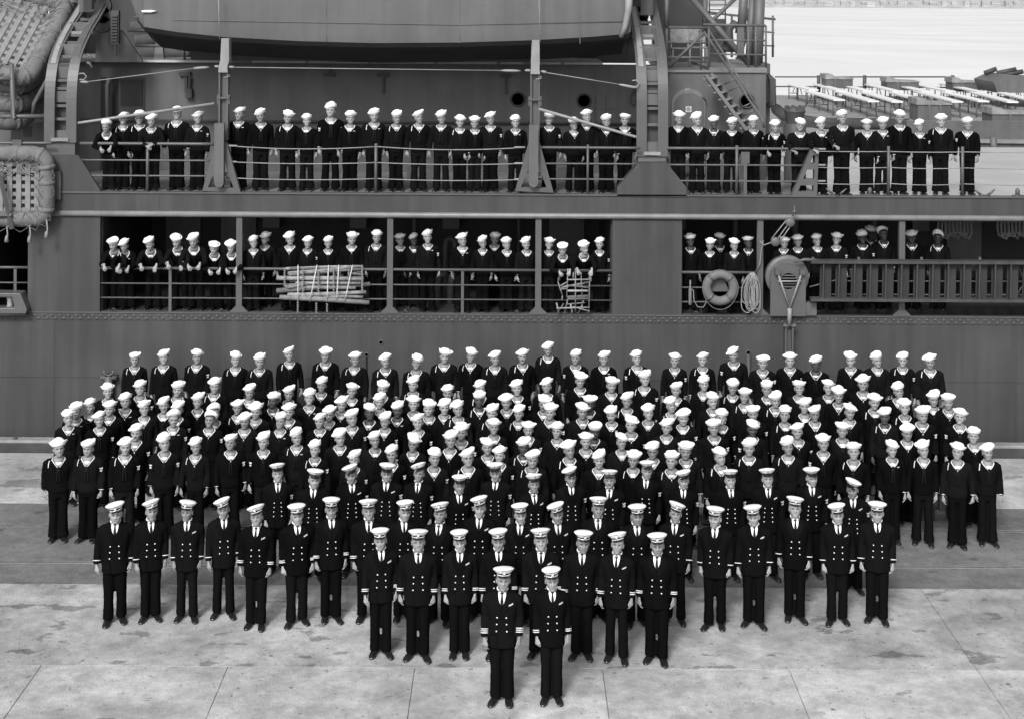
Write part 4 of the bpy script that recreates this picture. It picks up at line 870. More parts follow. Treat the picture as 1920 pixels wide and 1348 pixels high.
# mess tables in two ranks
tb = [((325,575),(520,632)), ((520,578),(735,640)), ((680,583),(885,643)), ((860,583),(1060,640)), ((1035,583),(1265,643)), ((1190,583),(1430,640)), ((1370,583),(1615,645)), ((1540,585),(1790,645)),
      ((215,533),(355,568)), ((380,533),(530,573)), ((515,527),(700,577)), ((690,530),(885,578)), ((850,527),(1070,580)), ((985,528),(1220,577)), ((1175,530),(1415,582)), ((1315,530),(1560,580)), ((1445,530),(1690,582)), ((1600,530),(1840,582))]
zT = zB + .76
for i, (a, b) in enumerate(tb):
    def on(q):
        px, py = 1420 + q[0]/3.37, q[1]/3.37; D = FPX*(HC-zT)/(py-YH)
        for _ in range(3): P = at(px, py, D); D *= (HC-zT)/(HC-P.z)
        return at(px, py, D)
    A, B = on(a), on(b); L = (B-A).length; d = (B-A)/L; nrm = Vector((-d.y, d.x, 0)); wd = .50
    k = i if i < 8 else i-8
    r = empty('mess_table', Vector((A.x+B.x, A.y+B.y, 2*zB))/2, '%s table from the left in the %s rank on the flat deck' % (ords[k], 'near' if i < 8 else 'far'), 'table', 'long white tables on the flat deck')
    r.rotation_euler = (0, 0, math.atan2(d.y, d.x))
    mb = MB(); mb.box(-L/2, L/2, -wd/2, wd/2, .70, .76); put('table_top', mb.mesh('table_top', M['table']), r)
    for e in (-L/2+.35, 0, L/2-.35):
        mb = MB()
        for s_ in (-1, 1): mb.tube([(e, s_*wd*.42, .72), (e, s_*wd*.42, 0)], .028, 6)
        mb.tube([(e, -wd*.42, .3), (e, wd*.42, .3)], .02, 6); mb.tube([(e, 0, .35), (e + (.5 if e < 0 else -.5), 0, .72)], .02, 6); put('trestle_leg', mb.mesh('trestle_leg', M['leg'], True), r)
# ================================================================ PEOPLE
HS = 1.09
HEADC = Vector((0, -.014, 1.616)); PIV = Vector((0, .03, 1.50))
PROF = [(-.205,.070,.040,.090),(-.165,.060,.036,.078),(-.140,.057,.034,.073),(-.126,.056,.044,.072),(-.119,.050,.066,.070),(-.113,.041,.078,.068),(-.104,.043,.084,.066),
        (-.094,.049,.087,.066),(-.084,.054,.0885,.068),(-.076,.060,.089,.071),(-.068,.063,.0895,.075),(-.060,.065,.0895,.080),(-.052,.067,.090,.084),(-.044,.069,.090,.088),
        (-.036,.071,.090,.091),(-.028,.0725,.0895,.094),(-.020,.074,.089,.097),(-.012,.0745,.0885,.099),(-.004,.075,.089,.100),(.004,.0752,.0905,.101),(.012,.0755,.092,.102),
        (.020,.076,.093,.102),(.030,.0765,.093,.102),(.044,.0765,.091,.101),(.060,.074,.086,.098),(.078,.067,.076,.089),(.095,.054,.060,.073),(.108,.036,.040,.050),(.116,.016,.018,.022),(.118,.003,.003,.003)]
NH = 56
def head_mesh(seed=0, off=0., smile=False):
    rr = random.Random(seed); jw = rr.uniform(.93, 1.08); nl = rr.uniform(.85, 1.2); ck = rr.uniform(-.003, .003); ln = rr.uniform(.97, 1.04)
    mb = MB(); rs = []; tone = []
    for z, hw, fr, bk in PROF:
        ring = []
        for k in range(NH):
            a = 2*PI*k/NH
            # denser in front: angle 0 = front (-Y)
            aa = a - .35*math.sin(a)
            sx, cy = math.sin(aa), math.cos(aa)
            e = .88
            x = math.copysign(abs(sx)**e, sx) * hw * (jw if z < -.05 else 1); y = -(math.copysign(abs(cy)**e, cy)) * (fr if cy > 0 else bk)
            t = 1.
            if cy > 0:
                g = lambda cx, cz, rx_, rz_: math.exp(-((x-cx)/rx_)**2 - ((z-cz)/rz_)**2)
                wn = .009 + .010*max(0, min(1, (.012-z)/.05))
                if -.052 < z < .02:
                    pr = max(0, min(1, (.016 - z)/.052)); pr = pr if z > -.040 else max(0, pr * (1 - (-.040 - z)/.014))
                    y -= .026*nl*pr*math.exp(-(x/wn)**2*1.3)
                y += .012*(g(.031,-.003,.016,.011) + g(-.031,-.003,.016,.011))
                y -= .004*(g(.028,.017,.02,.007) + g(-.028,.017,.02,.007))
                y -= (.004+ck)*(g(.045,-.035,.018,.016) + g(-.045,-.035,.018,.016))
                y += .004*g(0,-.074,.028,.0035); y -= .003*(g(0,-.067,.018,.005) + g(0,-.081,.018,.005)); y += .004*g(0,-.092,.03,.006); y -= .004*g(0,-.106,.02,.01)
                t -= .86*(g(.031,-.003,.0165,.0085) + g(-.031,-.003,.0165,.0085)); t -= .22*(g(.030,-.003,.024,.018) + g(-.030,-.003,.024,.018))  # dark eyes; socket shade put into the tone
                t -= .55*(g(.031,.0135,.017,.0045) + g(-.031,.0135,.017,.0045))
                t -= .62*g(0,-.073,.025,.0058); t -= .22*(g(.052,-.055,.014,.022) + g(-.052,-.055,.014,.022)); t += .12*g(0,-.02,.010,.02); t -= .25*(g(.020,-.045,.008,.012) + g(-.020,-.045,.008,.012)); t -= .14*g(0,-.081,.016,.005)  # mouth line; nose highlight and crease shade put into the tone
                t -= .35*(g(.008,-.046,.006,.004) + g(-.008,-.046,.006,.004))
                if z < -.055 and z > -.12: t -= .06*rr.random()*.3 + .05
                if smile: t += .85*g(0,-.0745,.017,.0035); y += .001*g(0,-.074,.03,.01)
            if z < -.12: t -= .22  # shade beneath the chin put into the neck's tone
            p = Vector((x, y, z * (ln if z < 0 else 1)))
            if off: p += Vector((sx, -cy, .4 if z > .06 else 0)) * off
            ring.append(p); tone.append(max(.12, t))
        rs.append(ring)
    mb.rings(rs)
    return mb, tone
def ear(sgn):
    mb = MB(); rs = []
    for i in range(7):
        th = PI*(i+.001)/6.002
        rs.append([Vector((sgn*(.070 + .008*math.cos(2*PI*k/10) + .010*(math.sin(2*PI*k/10)*.5+.5)), .005 + .018*math.sin(th)*math.sin(2*PI*k/10), -.015 + .031*math.cos(th))) + Vector((sgn*.004*math.sin(th)*math.cos(2*PI*k/10), 0, 0)) for k in range(10)])
    mb.rings(rs); return mb
def hair_mesh(m):
    mb, _ = head_mesh(3, .006)
    keep = []
    for f in mb.f:
        if len(f) != 4: continue
        c = sum((mb.v[i] for i in f), Vector()) / 4
        if c.z > .085: continue
        if c.y > .022 and c.z > -.055 - .03*min(1, (c.y-.02)/.06): keep.append(f)
        elif c.z > .055 and c.y > -.2: keep.append(f)
        elif -.012 < c.y <= .022 and c.z > .004: keep.append(f)
    mb.f = keep
    me = mb.mesh('hair', m, True)
    return me
def fring(p, d, n):
    pass
def hand_mesh(curl=.35, spread=.06):
    """right-angled rest hand: wrist at origin, fingers towards -Z, back of hand +X, thumb towards -Y"""
    mb = MB()
    mb.tube([(0,0,.05),(0,0,.0),(.0,-.002,-.03),(.002,-.002,-.07),(.002,-.002,-.092)], [.025,.026,.033,.038,.034], 12, flat=.62, up=(1,0,0))
    lens = [.070,.080,.075,.058]
    for i in range(4):
        y = -.028 + .0185*i; a = (i-1.4)*spread; p = Vector((.002, y, -.086)); pts = [p + Vector((0,0,.02)), p]; ang = .12; L = lens[i]
        for seg, fr in enumerate((.45,.32,.23)):
            ang += curl * (1, 1.25, .8)[seg] * (1 + .12*i)
            d = Vector((-math.sin(ang), math.sin(a)*math.cos(ang), -math.cos(ang))); p = p + d * L * fr; pts.append(p)
        mb.tube(pts, [.0095,.0098,.0092,.0085,.0070], 8)
    mb.tube([(.0,-.012,-.02),(-.004,-.036,-.040),(-.010,-.050,-.064),(-.014,-.054,-.088),(-.016,-.052,-.100)], [.014,.0135,.0115,.0105,.007], 8)
    return mb
def hand_final(curl, spread, name):
    me = remesh(hand_mesh(curl, spread), .0058, name, M['skin'], sm=1)
    mb = MB(); mb.v = [v.co.copy() for v in me.vertices]; mb.f = [tuple(p.vertices) for p in me.polygons]
    bpy.data.meshes.remove(me); return mb
HANDS = {'rest': hand_final(.30, .05, 'h1'), 'curl': hand_final(.52, .03, 'h2'), 'open': hand_final(.16, .09, 'h3')}

def lerp_rings(rings, z):
    if z <= rings[0][0]: return rings[0][1:]
    for a, b in zip(rings, rings[1:]):
        if z <= b[0]:
            t = (z - a[0])/(b[0]-a[0]); return tuple(a[i]*(1-t)+b[i]*t for i in range(1, 4))
    return rings[-1][1:]
SAIL = [(.845,.168,.112,.005),(.90,.176,.118,.0),(.95,.174,.118,.0),(1.05,.168,.112,.0),(1.18,.182,.120,-.004),(1.28,.196,.124,-.002),(1.36,.202,.116,.006),(1.41,.196,.100,.014),(1.445,.150,.082,.020),(1.475,.090,.064,.022),(1.495,.066,.056,.022)]
COAT = [(.745,.186,.128,.0),(.80,.186,.128,.0),(.90,.180,.126,.0),(1.02,.170,.120,.0),(1.10,.172,.120,.0),(1.20,.188,.126,-.004),(1.30,.204,.126,-.002),(1.38,.212,.114,.008),(1.42,.205,.098,.014),(1.45,.150,.080,.020),(1.475,.088,.064,.022),(1.49,.066,.056,.022)]
HIPS = [(.76,.150,.10,.01),(.82,.164,.108,.008),(.90,.165,.108,.004),(.98,.155,.10,.002)]
def srings(mb, rings, n=28, D=None, e=.85, cap=True):
    rs = []
    for z, rx, ry, cy in rings:
        rs.append([Vector((math.copysign(abs(math.cos(2*PI*k/n))**e, math.cos(2*PI*k/n))*rx, cy + math.copysign(abs(math.sin(2*PI*k/n))**e, math.sin(2*PI*k/n))*ry, z)) for k in range(n)])
    if D: rs = [[D(p) for p in r] for r in rs]
    mb.rings(rs, cap)
def front(rings, x, z, e=.85):
    rx, ry, cy = lerp_rings(rings, z); q = min(.999, abs(x)/rx)
    c = q**(1/e); s_ = math.sqrt(max(0, 1 - c*c)); return cy - (s_**e)*ry
def strip(mb, rings, A, B, off=.007, D=None, n=6, thick=.012):
    """a raised cloth strip between two polylines given in (x,z) on the chest"""
    def samp(P, t):
        t *= len(P)-1; i = min(int(t), len(P)-2); u = t-i; return (P[i][0]*(1-u)+P[i+1][0]*u, P[i][1]*(1-u)+P[i+1][1]*u)
    rs = []
    for i in range(n+1):
        a = samp(A, i/n); b = samp(B, i/n); row = []
        for j, (tt, o) in enumerate(((0,-thick),(0,off),(.5,off+.001),(1,off),(1,-thick))):
            x = a[0]*(1-tt)+b[0]*tt; z = a[1]*(1-tt)+b[1]*tt
            p = Vector((x, front(rings, x, z) - o, z)); row.append(D(p) if D else p)
        rs.append(row)
    mb.rings(rs, True)
def bendf(ang, z0=.92, z1=1.12):
    if not ang: return None
    def D(p):
        t = max(0, min(1, (p.z-z0)/(z1-z0))); a = ang*t
        pv = Vector((0, .02, z0 + (z1-z0)*.35)); q = p - pv
        c, s_ = math.cos(a), math.sin(a)
        return pv + Vector((q.x, q.y*c - q.z*s_, q.y*s_ + q.z*c))
    return D
def basis(d, nrm):
    """matrix whose -Z looks along d and whose +X looks near nrm"""
    z = -Vector(d).normalized(); x = Vector(nrm) - z*Vector(nrm).dot(z); x.normalize(); y = z.cross(x)
    return Matrix((x, y, z)).transposed().to_4x4()

STEP = [(0, 0), (-.05, .02), (.03, -.03), (.0, -.06), (-.02, .02), (.03, 0)]
def trousers(kind, stance, seed):
    legy = STEP[seed % 10]
    mb = MB(); srings(mb, HIPS, 24)
    for sg in (-1, 1):
        hx = .082; fx = .075 + stance; 
        if kind == 'sailor': rr_ = [.092,.086,.074,.076,.088,.098]
        else: rr_ = [.092,.085,.074,.071,.073,.075]
        zs = [.86,.76,.50,.34,.14,.055]
        pts = [Vector((sg*(hx+(fx-hx)*(1-z/.86)), legy[sg > 0]*(1-z/.86) + .008 - (.012 if .3 < z < .6 else 0), z)) for z in zs]
        mb.tube(pts, rr_, 14, flat=1.12, up=(0,1,0))
    return remesh(mb, .0165, 'trousers', M['navy'] if kind == 'sailor' else M['coat'], .007, seed, sm=2)
def shoe_mesh():
    mb = MB(); rs = []
    for y, hw, h, h0 in ((.085,.020,.055,.0),(.080,.032,.075,0),(.05,.037,.088,0),(.01,.037,.086,0),(-.03,.041,.070,0),(-.08,.047,.056,0),(-.13,.048,.046,0),(-.17,.042,.038,0),(-.195,.028,.026,.002),(-.203,.012,.016,.004)):
        rs.append([Vector((hw*math.cos(a), y, h0 + (h-h0)*(.5+.5*math.sin(a))**.8 if math.sin(a) > -.6 else h0)) for a in [2*PI*k/14 for k in range(14)]])
    mb.rings(rs); mb.box(-.036,.036,.02,.085,-.0,.022)
    return mb.mesh('shoe', M['leather'], True)
SHOE = shoe_mesh()
HAIR = hair_mesh(M['hair'])

def sailor_hat(seed):
    rr = random.Random(seed * 13 + 5); mb = MB(); n = 40; rs = []
    prof = [(.087,.0),(.093,-.004),(.101,.012),(.111,.034),(.118,.052),(.1185,.060),(.114,.064),(.106,.056),(.098,.044),(.094,.048),(.088,.068),(.074,.090),(.052,.103),(.026,.109),(.002,.110)]
    ph = rr.uniform(0, 6.28); ph2 = rr.uniform(0, 6.28); wing = rr.uniform(.0, .20); w1 = rr.choice([0, PI]) + rr.uniform(-.5, .5); sq = rr.uniform(.88, 1.15); puff = rr.uniform(-.012, .010)
    for i, (r, h) in enumerate(prof):
        ring = []
        for k in range(n):
            a = 2*PI*k/n; br = max(0, min(1, (h-.0)/.06)) if i < 9 else 0
            f = 1 + br*(.07*math.cos(2*a+ph) + .04*math.cos(3*a+ph2) + .02*noise.noise(Vector((math.cos(a)*2, math.sin(a)*2, seed))))
            f += br*wing*(math.exp(-((math.atan2(math.sin(a-w1), math.cos(a-w1)))/.5)**2) + .5*math.exp(-((math.atan2(math.sin(a-w1-PI), math.cos(a-w1-PI)))/.5)**2))
            hh = h*(1 + (.18*math.cos(2*a+ph2) if i < 9 else 0))*sq + (puff*(h > .06 and i > 8))
            if i > 9: hh += .012*noise.noise(Vector((math.cos(a)*r*14, math.sin(a)*r*14, seed*2.1)))
            ring.append((r*f*math.cos(a)*1.02, r*f*math.sin(a)*1.05, hh))
        rs.append([Vector(p) for p in ring])
    mb.rings(rs, True)
    return mb.mesh('white_hat', M['hatw'], True)
HATS = [sailor_hat(i) for i in range(20)]
def cap_parts(chief):
    n = 40
    cr = MB(); rs = []
    prof = [(.090,.024),(.102,.034),(.120,.052),(.133,.066),(.137,.074),(.133,.082),(.112,.092),(.07,.100),(.03,.103),(.001,.104)]
    for r, h in prof:
        rs.append([Vector((r*math.cos(2*PI*k/n)*1.0, r*math.sin(2*PI*k/n)*1.03, h - .020*math.sin(2*PI*k/n)*min(1, r/.13)*(h > .03))) for k in range(n)])
    cr.rings(rs)
    band = MB(); band.lathe([(.083,-.006),(.0885,-.006),(.090,.030),(.084,.030)], n, sx=.97, sy=1.12)
    vis = MB(); rs = []
    for i in range(15):
        a = -PI/2 + (i-7)/7*1.05; w_ = .040*math.cos((i-7)/7*PI/2)**.7 + .002
        c = Vector((.088*math.cos(a)*.97, .088*math.sin(a)*1.12, 0)); d = Vector((math.cos(a)*.35, math.sin(a), 0)).normalized()
        rs.append([c + Vector((0,0,.004)), c + d*w_*.6 + Vector((0,0,-.006)), c + d*w_ + Vector((0,0,-.016)), c + d*w_ + Vector((0,0,-.020)), c + d*w_*.6 + Vector((0,0,-.010)), c + Vector((0,0,-.002))])
    vis.rings(rs, True)
    strap = MB(); pts = []
    for i in range(17):
        a = -PI/2 + (i-8)/8*1.25; pts.append((.0925*math.cos(a)*.97, .0925*math.sin(a)*1.12, .008))
    strap.tube(pts, .0062 if not chief else .004, 6)
    res = [('peaked_cap', cr.mesh('cap_cover', M['capw'], True)), ('cap_band', band.mesh('cap_band', M['silk'], True)), ('visor', vis.mesh('visor', M['visor'], True)), ('chin_strap', strap.mesh('chin_strap', M['gold'] if not chief else M['silk'], True))]
    y0 = -.118
    bd = MB()
    if not chief:
        K = 1.25
        bd.lathe([(.001,y0-.016),(.024,y0-.016),(.028,y0-.008),(.026,y0+.02)], 14, (0,0,.056), axis='y')
        res.append(('badge_back', bd.mesh('badge_back', M['badge'])))
        e = MB(); y = y0-.020
        q = lambda P: [(x*K, .056 + (z-.042)*K) for x, z in P]
        e.prism(q([(-.009,.036),(.009,.036),(.009,.027),(0,.018),(-.009,.027)]), y, y+.006)         # shield
        e.prism(q([(-.002,.038),(-.019,.055),(-.020,.046),(-.012,.038)]), y, y+.006); e.prism(q([(.002,.038),(.012,.038),(.020,.046),(.019,.055)]), y, y+.006)   # wings
        e.prism(q([(-.004,.040),(.004,.040),(.005,.052),(0,.058),(-.004,.052)]), y-.002, y+.006)
        for s_ in (-1, 1): e.tube([(s_*.020, y+.002, .030), (-s_*.016, y+.002, .046)], .0026, 5)       # crossed anchors
        res.append(('eagle_badge', e.mesh('eagle_badge', M['gold'])))
    else:
        y = y0-.016
        bd.tube([(0,y,.076),(0,y,.044)], .003, 6); bd.tube([(-.010,y,.070),(.010,y,.070)], .0026, 6)
        bd.tube([(-.014,y,.054),(-.009,y,.045),(0,y,.042),(.009,y,.045),(.014,y,.054)], .003, 6)
        bd.tube([(.004*math.cos(t*PI/4), y, .080+.004*math.sin(t*PI/4)) for t in range(8)], .0018, 5, loop=True)
        res.append(('anchor_badge', bd.mesh('anchor_badge', M['badge'])))
    return res
CAP_O, CAP_C = cap_parts(False), cap_parts(True)

def eagle_patch(rings_pt, mirror=1):
    """petty officer's rating badge: eagle over chevrons on the sleeve; local plane XZ at y=0"""
    e = MB()
    e.prism([(-.003,.0),(-.026,.022),(-.028,.010),(-.016,-.004)], -.004, .004); e.prism([(.003,.0),(.016,-.004),(.028,.010),(.026,.022)], -.004, .004)
    e.prism([(-.006,-.012),(.006,-.012),(.006,.014),(-.002,.020),(-.006,.012)], -.005, .004)
    for k in range(2):
        z = -.030 - .014*k
        e.prism([(-.022,z+.012),(0,z),(.022,z+.012),(.022,z+.006),(0,z-.006),(-.022,z+.006)], -.004, .004)
    return e

def person_variant(kind, pose, seed):
    """returns dict of parts (name, mesh, matrix) in the frame of the feet, facing -Y"""
    rr = random.Random(seed * 101 + hash(kind) % 1 + len(pose) * 7)
    rings = SAIL if kind == 'sailor' else COAT
    lean = {'stand': 0, 'lean': R(rr.uniform(30, 40)), 'rail': R(8), 'rail1': R(5), 'cross': R(14)}[pose]
    D = bendf(lean); DD = D or (lambda p: p)
    cloth = M['navy'] if kind == 'sailor' else M['coat']
    tor = MB(); srings(tor, ([q for q in rings if q[0] < 1.45] + [(1.458, .098, .062, .030)]) if kind == 'sailor' else rings, 30, D)
    parts = []
    body = MB(); btone = []
    # --- head
    yaw, pitch, rol = R(rr.uniform(-12, 12)), R(rr.uniform(-13, 0)), R(rr.uniform(-4, 4))
    hm, tone = head_mesh(seed, smile=rr.random() < .18)
    pv = DD(PIV)
    hp = lean * .30
    if pose == 'lean': pitch = R(rr.uniform(-8, 3)); yaw *= 1.8; rol *= 2
    T = Matrix.Translation(pv) @ Matrix.Rotation(yaw, 4, 'Z') @ Matrix.Rotation(hp + pitch, 4, 'X') @ Matrix.Rotation(rol, 4, 'Y') @ Matrix.Translation(HEADC - PIV) @ Matrix.Scale(HS, 4)
    body.merge(hm, T); btone += tone
    for s_ in (-1, 1):
        e = ear(s_); body.merge(e, T); btone += [.85] * len(e.v)
    headT = T
    # --- hidden trunk of the body
    b2 = MB(); srings(b2, [(z, rx*.8, ry*.75, cy) for z, rx, ry, cy in HIPS[1:]] + [(z, rx*.82, ry*.8, cy) for z, rx, ry, cy in rings[3:]], 12, D)
    for s_ in (-1, 1): b2.tube([(s_*.085,.0,.9),(s_*.085,-.0,.5),(s_*.085,.01,.08)], [.075,.05,.035], 8)
    # --- arms
    grip = {}
    for s_ in (-1, 1):
        S = DD(Vector((s_*.168, .012, 1.395)))
        if pose == 'stand' or (pose == 'rail1' and s_ == 1):
            o = rr.uniform(-.008, .02); f = rr.uniform(-.02, .03)
            if D and pose != 'rail1': pass
            f += rr.uniform(-.015, .03); q_ = 0 if kind == 'sailor' else .012
            E = Vector((s_*(.230+o-q_), .045 - f, 1.125)); W = Vector((s_*(.232+o*1.6-q_), -.028 - f*1.6, .885 + rr.uniform(-.01, .015))); hd = Vector((s_*-.05, -.22, -1)); hn = Vector((s_*1, -.35 + rr.uniform(-.3, .2), 0)); hk = rr.choice(['rest', 'rest', 'curl'])
        elif pose == 'rail1':
            E = Vector((s_*.27, -.06, 1.16)); W = Vector((s_*.20, -.27, 1.06)); hd = Vector((s_*-.5, -.75, -.25)); hn = Vector((0, -.2, 1)); hk = 'curl'
        elif pose == 'rail':
            E = Vector((s_*.275, -.02, 1.15)); W = Vector((s_*.20, -.22, 1.03)); hd = Vector((s_*-.2, -.75, -.55)); hn = Vector((0, -.6, 1)); hk = 'curl'
        elif pose == 'cross':
            E = Vector((s_*.26, -.12, 1.12)); W = Vector((s_*.07, -.30, 1.06 + .02*s_)); hd = Vector((-s_*.7, -.35, -.45)); hn = Vector((0, -.7, .7)); hk = 'curl'
        else:
            k = s_*(.16 if rr.random() < .5 else .05)
            E = Vector((s_*.255, -.43, 1.07)); W = Vector((s_*.085, -.52 - .03*(s_ > 0), 1.065 + .022*s_)); hd = Vector((-s_*.45, -.45, -.75)); hn = Vector((-s_*.1, -.8, .5)); hk = rr.choice(['rest', 'open', 'curl'])
            if rr.random() < .35: W = Vector((s_*.17, -.53, 1.07)); hd = Vector((-s_*.2, -.5, -.9))
        m1 = S.lerp(E, .5) + Vector((s_*.012, .004, 0)); m2 = E.lerp(W, .5)
        pts = [S - Vector((s_*.03, 0, 0)), S + (E-S)*.12 + Vector((s_*.012,0,0)), m1, E, m2, E.lerp(W, .9), W]
        if kind == 'sailor': rad = [.070,.073,.064,.058,.057,.053,.036]
        else: rad = [.070,.074,.063,.056,.052,.049,.048]
        tor.tube(pts, rad, 12)
        b2.tube([S, E, W], [.045,.036,.026], 8)
        HT = Matrix.Translation(W + (W-E).normalized()*.012) @ basis(hd, hn)
        if s_ < 0: HT = HT @ Matrix.Diagonal((1, 1, 1, 1))
        # thumb side: rest hand has thumb at -Y; mirror so the thumb lies in front / inside
        bm_ = HANDS[hk]
        y_ = (HT.to_3x3() @ Vector((0, -1, 0)))
        want = Vector((0, -1, 0)) if pose in ('stand',) or (pose == 'rail1' and s_ == 1) else Vector((-s_, 0, .2))
        if y_.dot(want) < 0: HT = HT @ Matrix.Diagonal((1, -1, 1, 1))
        nb = len(body.v); body.merge(bm_, HT); btone += [.93] * (len(body.v) - nb)
        ax = (W - E).normalized()
        if kind == 'sailor':
            cf = MB(); p0 = W - ax*.004; cf.tube([p0 - ax*.030, p0 - ax*.028, p0, p0 + ax*.002], [.030,.041,.0385,.028], 14)
            parts.append(('cuff', cf.mesh('cuff', cloth, True), None))
            st = MB(); p1 = p0 - ax*.013; st.tube([p1 - ax*.0065, p1 - ax*.005, p1 + ax*.005, p1 + ax*.0065], [.038,.0425,.0425,.038], 14)
            parts.append(('cuff_stripe', st.mesh('cuff_stripe', M['white'], True), None))
        else:
            grip[s_] = (W, ax)
    body.merge(b2); btone += [1.] * len(b2.v)
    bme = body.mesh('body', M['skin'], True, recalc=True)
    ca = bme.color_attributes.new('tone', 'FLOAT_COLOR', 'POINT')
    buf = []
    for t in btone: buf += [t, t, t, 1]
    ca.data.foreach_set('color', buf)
    parts.insert(0, ('body', bme, None))
    parts.append(('jumper' if kind == 'sailor' else 'coat', remesh(tor, .0155, 'jumper' if kind == 'sailor' else 'coat', cloth,   .0065 if kind == 'sailor' else .0045, seed), None))
    parts.append(('hair', HAIR, headT))
    if kind == 'sailor':
        V = 1.338 + rr.uniform(-.02, .02)
        col = MB()
        for s_ in (-1, 1):
            strip(col, rings, [(s_*.086, 1.472), (s_*.100, 1.452), (s_*.050, 1.388), (0.004*s_, V)], [(s_*.100, 1.468), (s_*.116, 1.446), (s_*.060, 1.378), (s_*.004, V-.018)], .016, D, 12)
        parts.append(('collar', col.mesh('collar', M['piping'], False), None))
        col = MB()
        vt = 1.405
        strip(col, rings, [(-.084, 1.470), (-.080, 1.435), (-.046, 1.388), (-.003, V+.010)], [(.084, 1.470), (.080, 1.435), (.046, 1.388), (.003, V+.010)], .0105, D, 8)
        cme = col.mesh('chest', M['skin'], True); ca2 = cme.color_attributes.new('tone', 'FLOAT_COLOR', 'POINT'); ca2.data.foreach_set('color', [.85, .85, .85, 1] * len(cme.vertices))
        parts.append(('chest', cme, None))
        us = MB(); lo = rr.choice([.0, -.012, .012]); strip(us, rings, [(-.052, 1.408), (-.042, 1.392), (-.014, 1.368-lo)], [(.052, 1.408), (.042, 1.392), (.014, 1.368-lo)], .0135, D, 6)
        parts.append(('undershirt', us.mesh('undershirt', M['white'], False), None))
        nk = MB()
        for s_ in (-1, 1): strip(nk, rings, [(s_*.002, V-.01), (s_*.006, 1.15), (s_*.012, 1.06)], [(s_*.024, V-.02), (s_*.036, 1.15), (s_*.042, 1.05)], .014, D, 7)
        strip(nk, rings, [(-.02, V+.008), (-.018, V-.022)], [(.02, V+.008), (.018, V-.022)], .020, D, 3)
        parts.append(('neckerchief', nk.mesh('neckerchief', M['silk'], True), None))
        ss = MB(); strip(ss, rings, [(-.142, 1.432), (-.156, 1.38), (-.160, 1.325)], [(-.150, 1.432), (-.165, 1.38), (-.170, 1.325)], .022, D, 6)
        parts.append(('?stripe', ss.mesh('shoulder_stripe', M['white'], False), None))
        kt = MB(); strip(kt, rings, [(-.006, V-.004), (-.004, V-.03)], [(.006, V-.004), (.004, V-.03)], .024, D, 2)
        parts.append(('?knot', kt.mesh('knot_tip', M['white'], False), None))  # small white spot at the knot
        rb = MB(); strip(rb, rings, [(.075, 1.352), (.075, 1.340)], [(.120, 1.352), (.120, 1.340)], .008, D, 2)
        parts.append(('?ribbon', rb.mesh('ribbon_bar', M['ribbon'], False), None))
        for s_, nm in ((1, '?badger'), (-1, '?badgel')):
            bd = MB(); S = DD(Vector((s_*.168, .012, 1.395)))
            P = DD(Vector((s_*.228, -.055, 1.265)))
            T2 = Matrix.Translation(P) @ Matrix.Rotation(s_*.6, 4, 'Z'); bd.merge(eagle_patch(None), T2)
            parts.append((nm, bd.mesh('rating_badge', M['white'], False), None))
    else:
        sh = MB(); V = 1.325 + rr.uniform(-.015, .015)
        strip(sh, rings, [(-.044, 1.490), (-.050, 1.45), (-.038, 1.39), (-.006, V)], [(.044, 1.490), (.050, 1.45), (.038, 1.39), (.006, V)], .004, D, 12)
        # the shirt collar stands round the neck
        cp = []
        for i in range(16):
            a = 2*PI*i/16; cp.append(DD(Vector((.066*math.sin(a), .022 - .060*math.cos(a), 1.487 + .012*(1-math.cos(a))))))
        sh.tube(cp, .0095, 6, loop=True)
        for s_ in (-1, 1): sh.add([DD(Vector(p)) for p in ((s_*.004, -.062, 1.500), (s_*.046, -.034, 1.499), (s_*.040, -.080, 1.452), (s_*.004, -.056, 1.492), (s_*.046, -.028, 1.493), (s_*.040, -.07, 1.446))], [(0,1,2),(5,4,3),(0,2,5,3),(2,1,4,5),(1,0,3,4)])
        parts.append(('shirt', sh.mesh('shirt', M['white'], False), None))
        ti = MB(); strip(ti, rings, [(-.010, 1.488), (-.017, 1.470), (-.009, 1.450), (-.019, 1.38), (-.014, V)], [(.010, 1.488), (.017, 1.470), (.009, 1.450), (.019, 1.38), (.014, V)], .013, D, 12)
        parts.append(('tie', ti.mesh('tie', M['silk'], True), None))
        lp = MB()
        for s_ in (-1, 1):
            strip(lp, rings, [(s_*.066, 1.478), (s_*.056, 1.43), (s_*.038, 1.385), (s_*.003, V-.01)], [(s_*.10, 1.465), (s_*.125, 1.40), (s_*.112, 1.345), (s_*.010, 1.17)], .008, D, 14)
        parts.append(('lapels', lp.mesh('lapels', cloth, False), None))
        for nb_, nm in ((3, '?b6'), (4, '?b8')):
            bt = MB()
            for r_ in range(nb_):
                for s_ in (-1, 1):
                    x = s_*(.058 + .004*(nb_ - 1 - r_)); z = (.985, .955)[nb_ == 4] + r_*(.092, .074)[nb_ == 4]; y = front(COAT, x, z) - .007
                    bt.lathe([(.0105, .006), (.0105, 0), (.006, -.006), (.0005, -.0075)], 9, DD(Vector((x, y, z))), axis='y')
            parts.append((nm, bt.mesh('buttons', M['gold'], True), None))
        rb = MB(); strip(rb, rings, [(.088, 1.338), (.088, 1.322)], [(.142, 1.356), (.142, 1.340)], .016, D, 2)
        parts.append(('?ribbon', rb.mesh('ribbon_bar', M['ribbon'], False), None))
        for nst in (1, 2, 3):
            for s_ in (-1, 1):
                W, ax = grip[s_]; st = MB()
                for q in range(nst):
                    p = W - ax*(.052 + .024*q); st.tube([p - ax*.006, p - ax*.0055, p + ax*.0055, p + ax*.006], [.046,.0535,.0535,.046], 14)
                parts.append(('?s%d' % nst, st.mesh('sleeve_stripe', M['braid'], True), None))
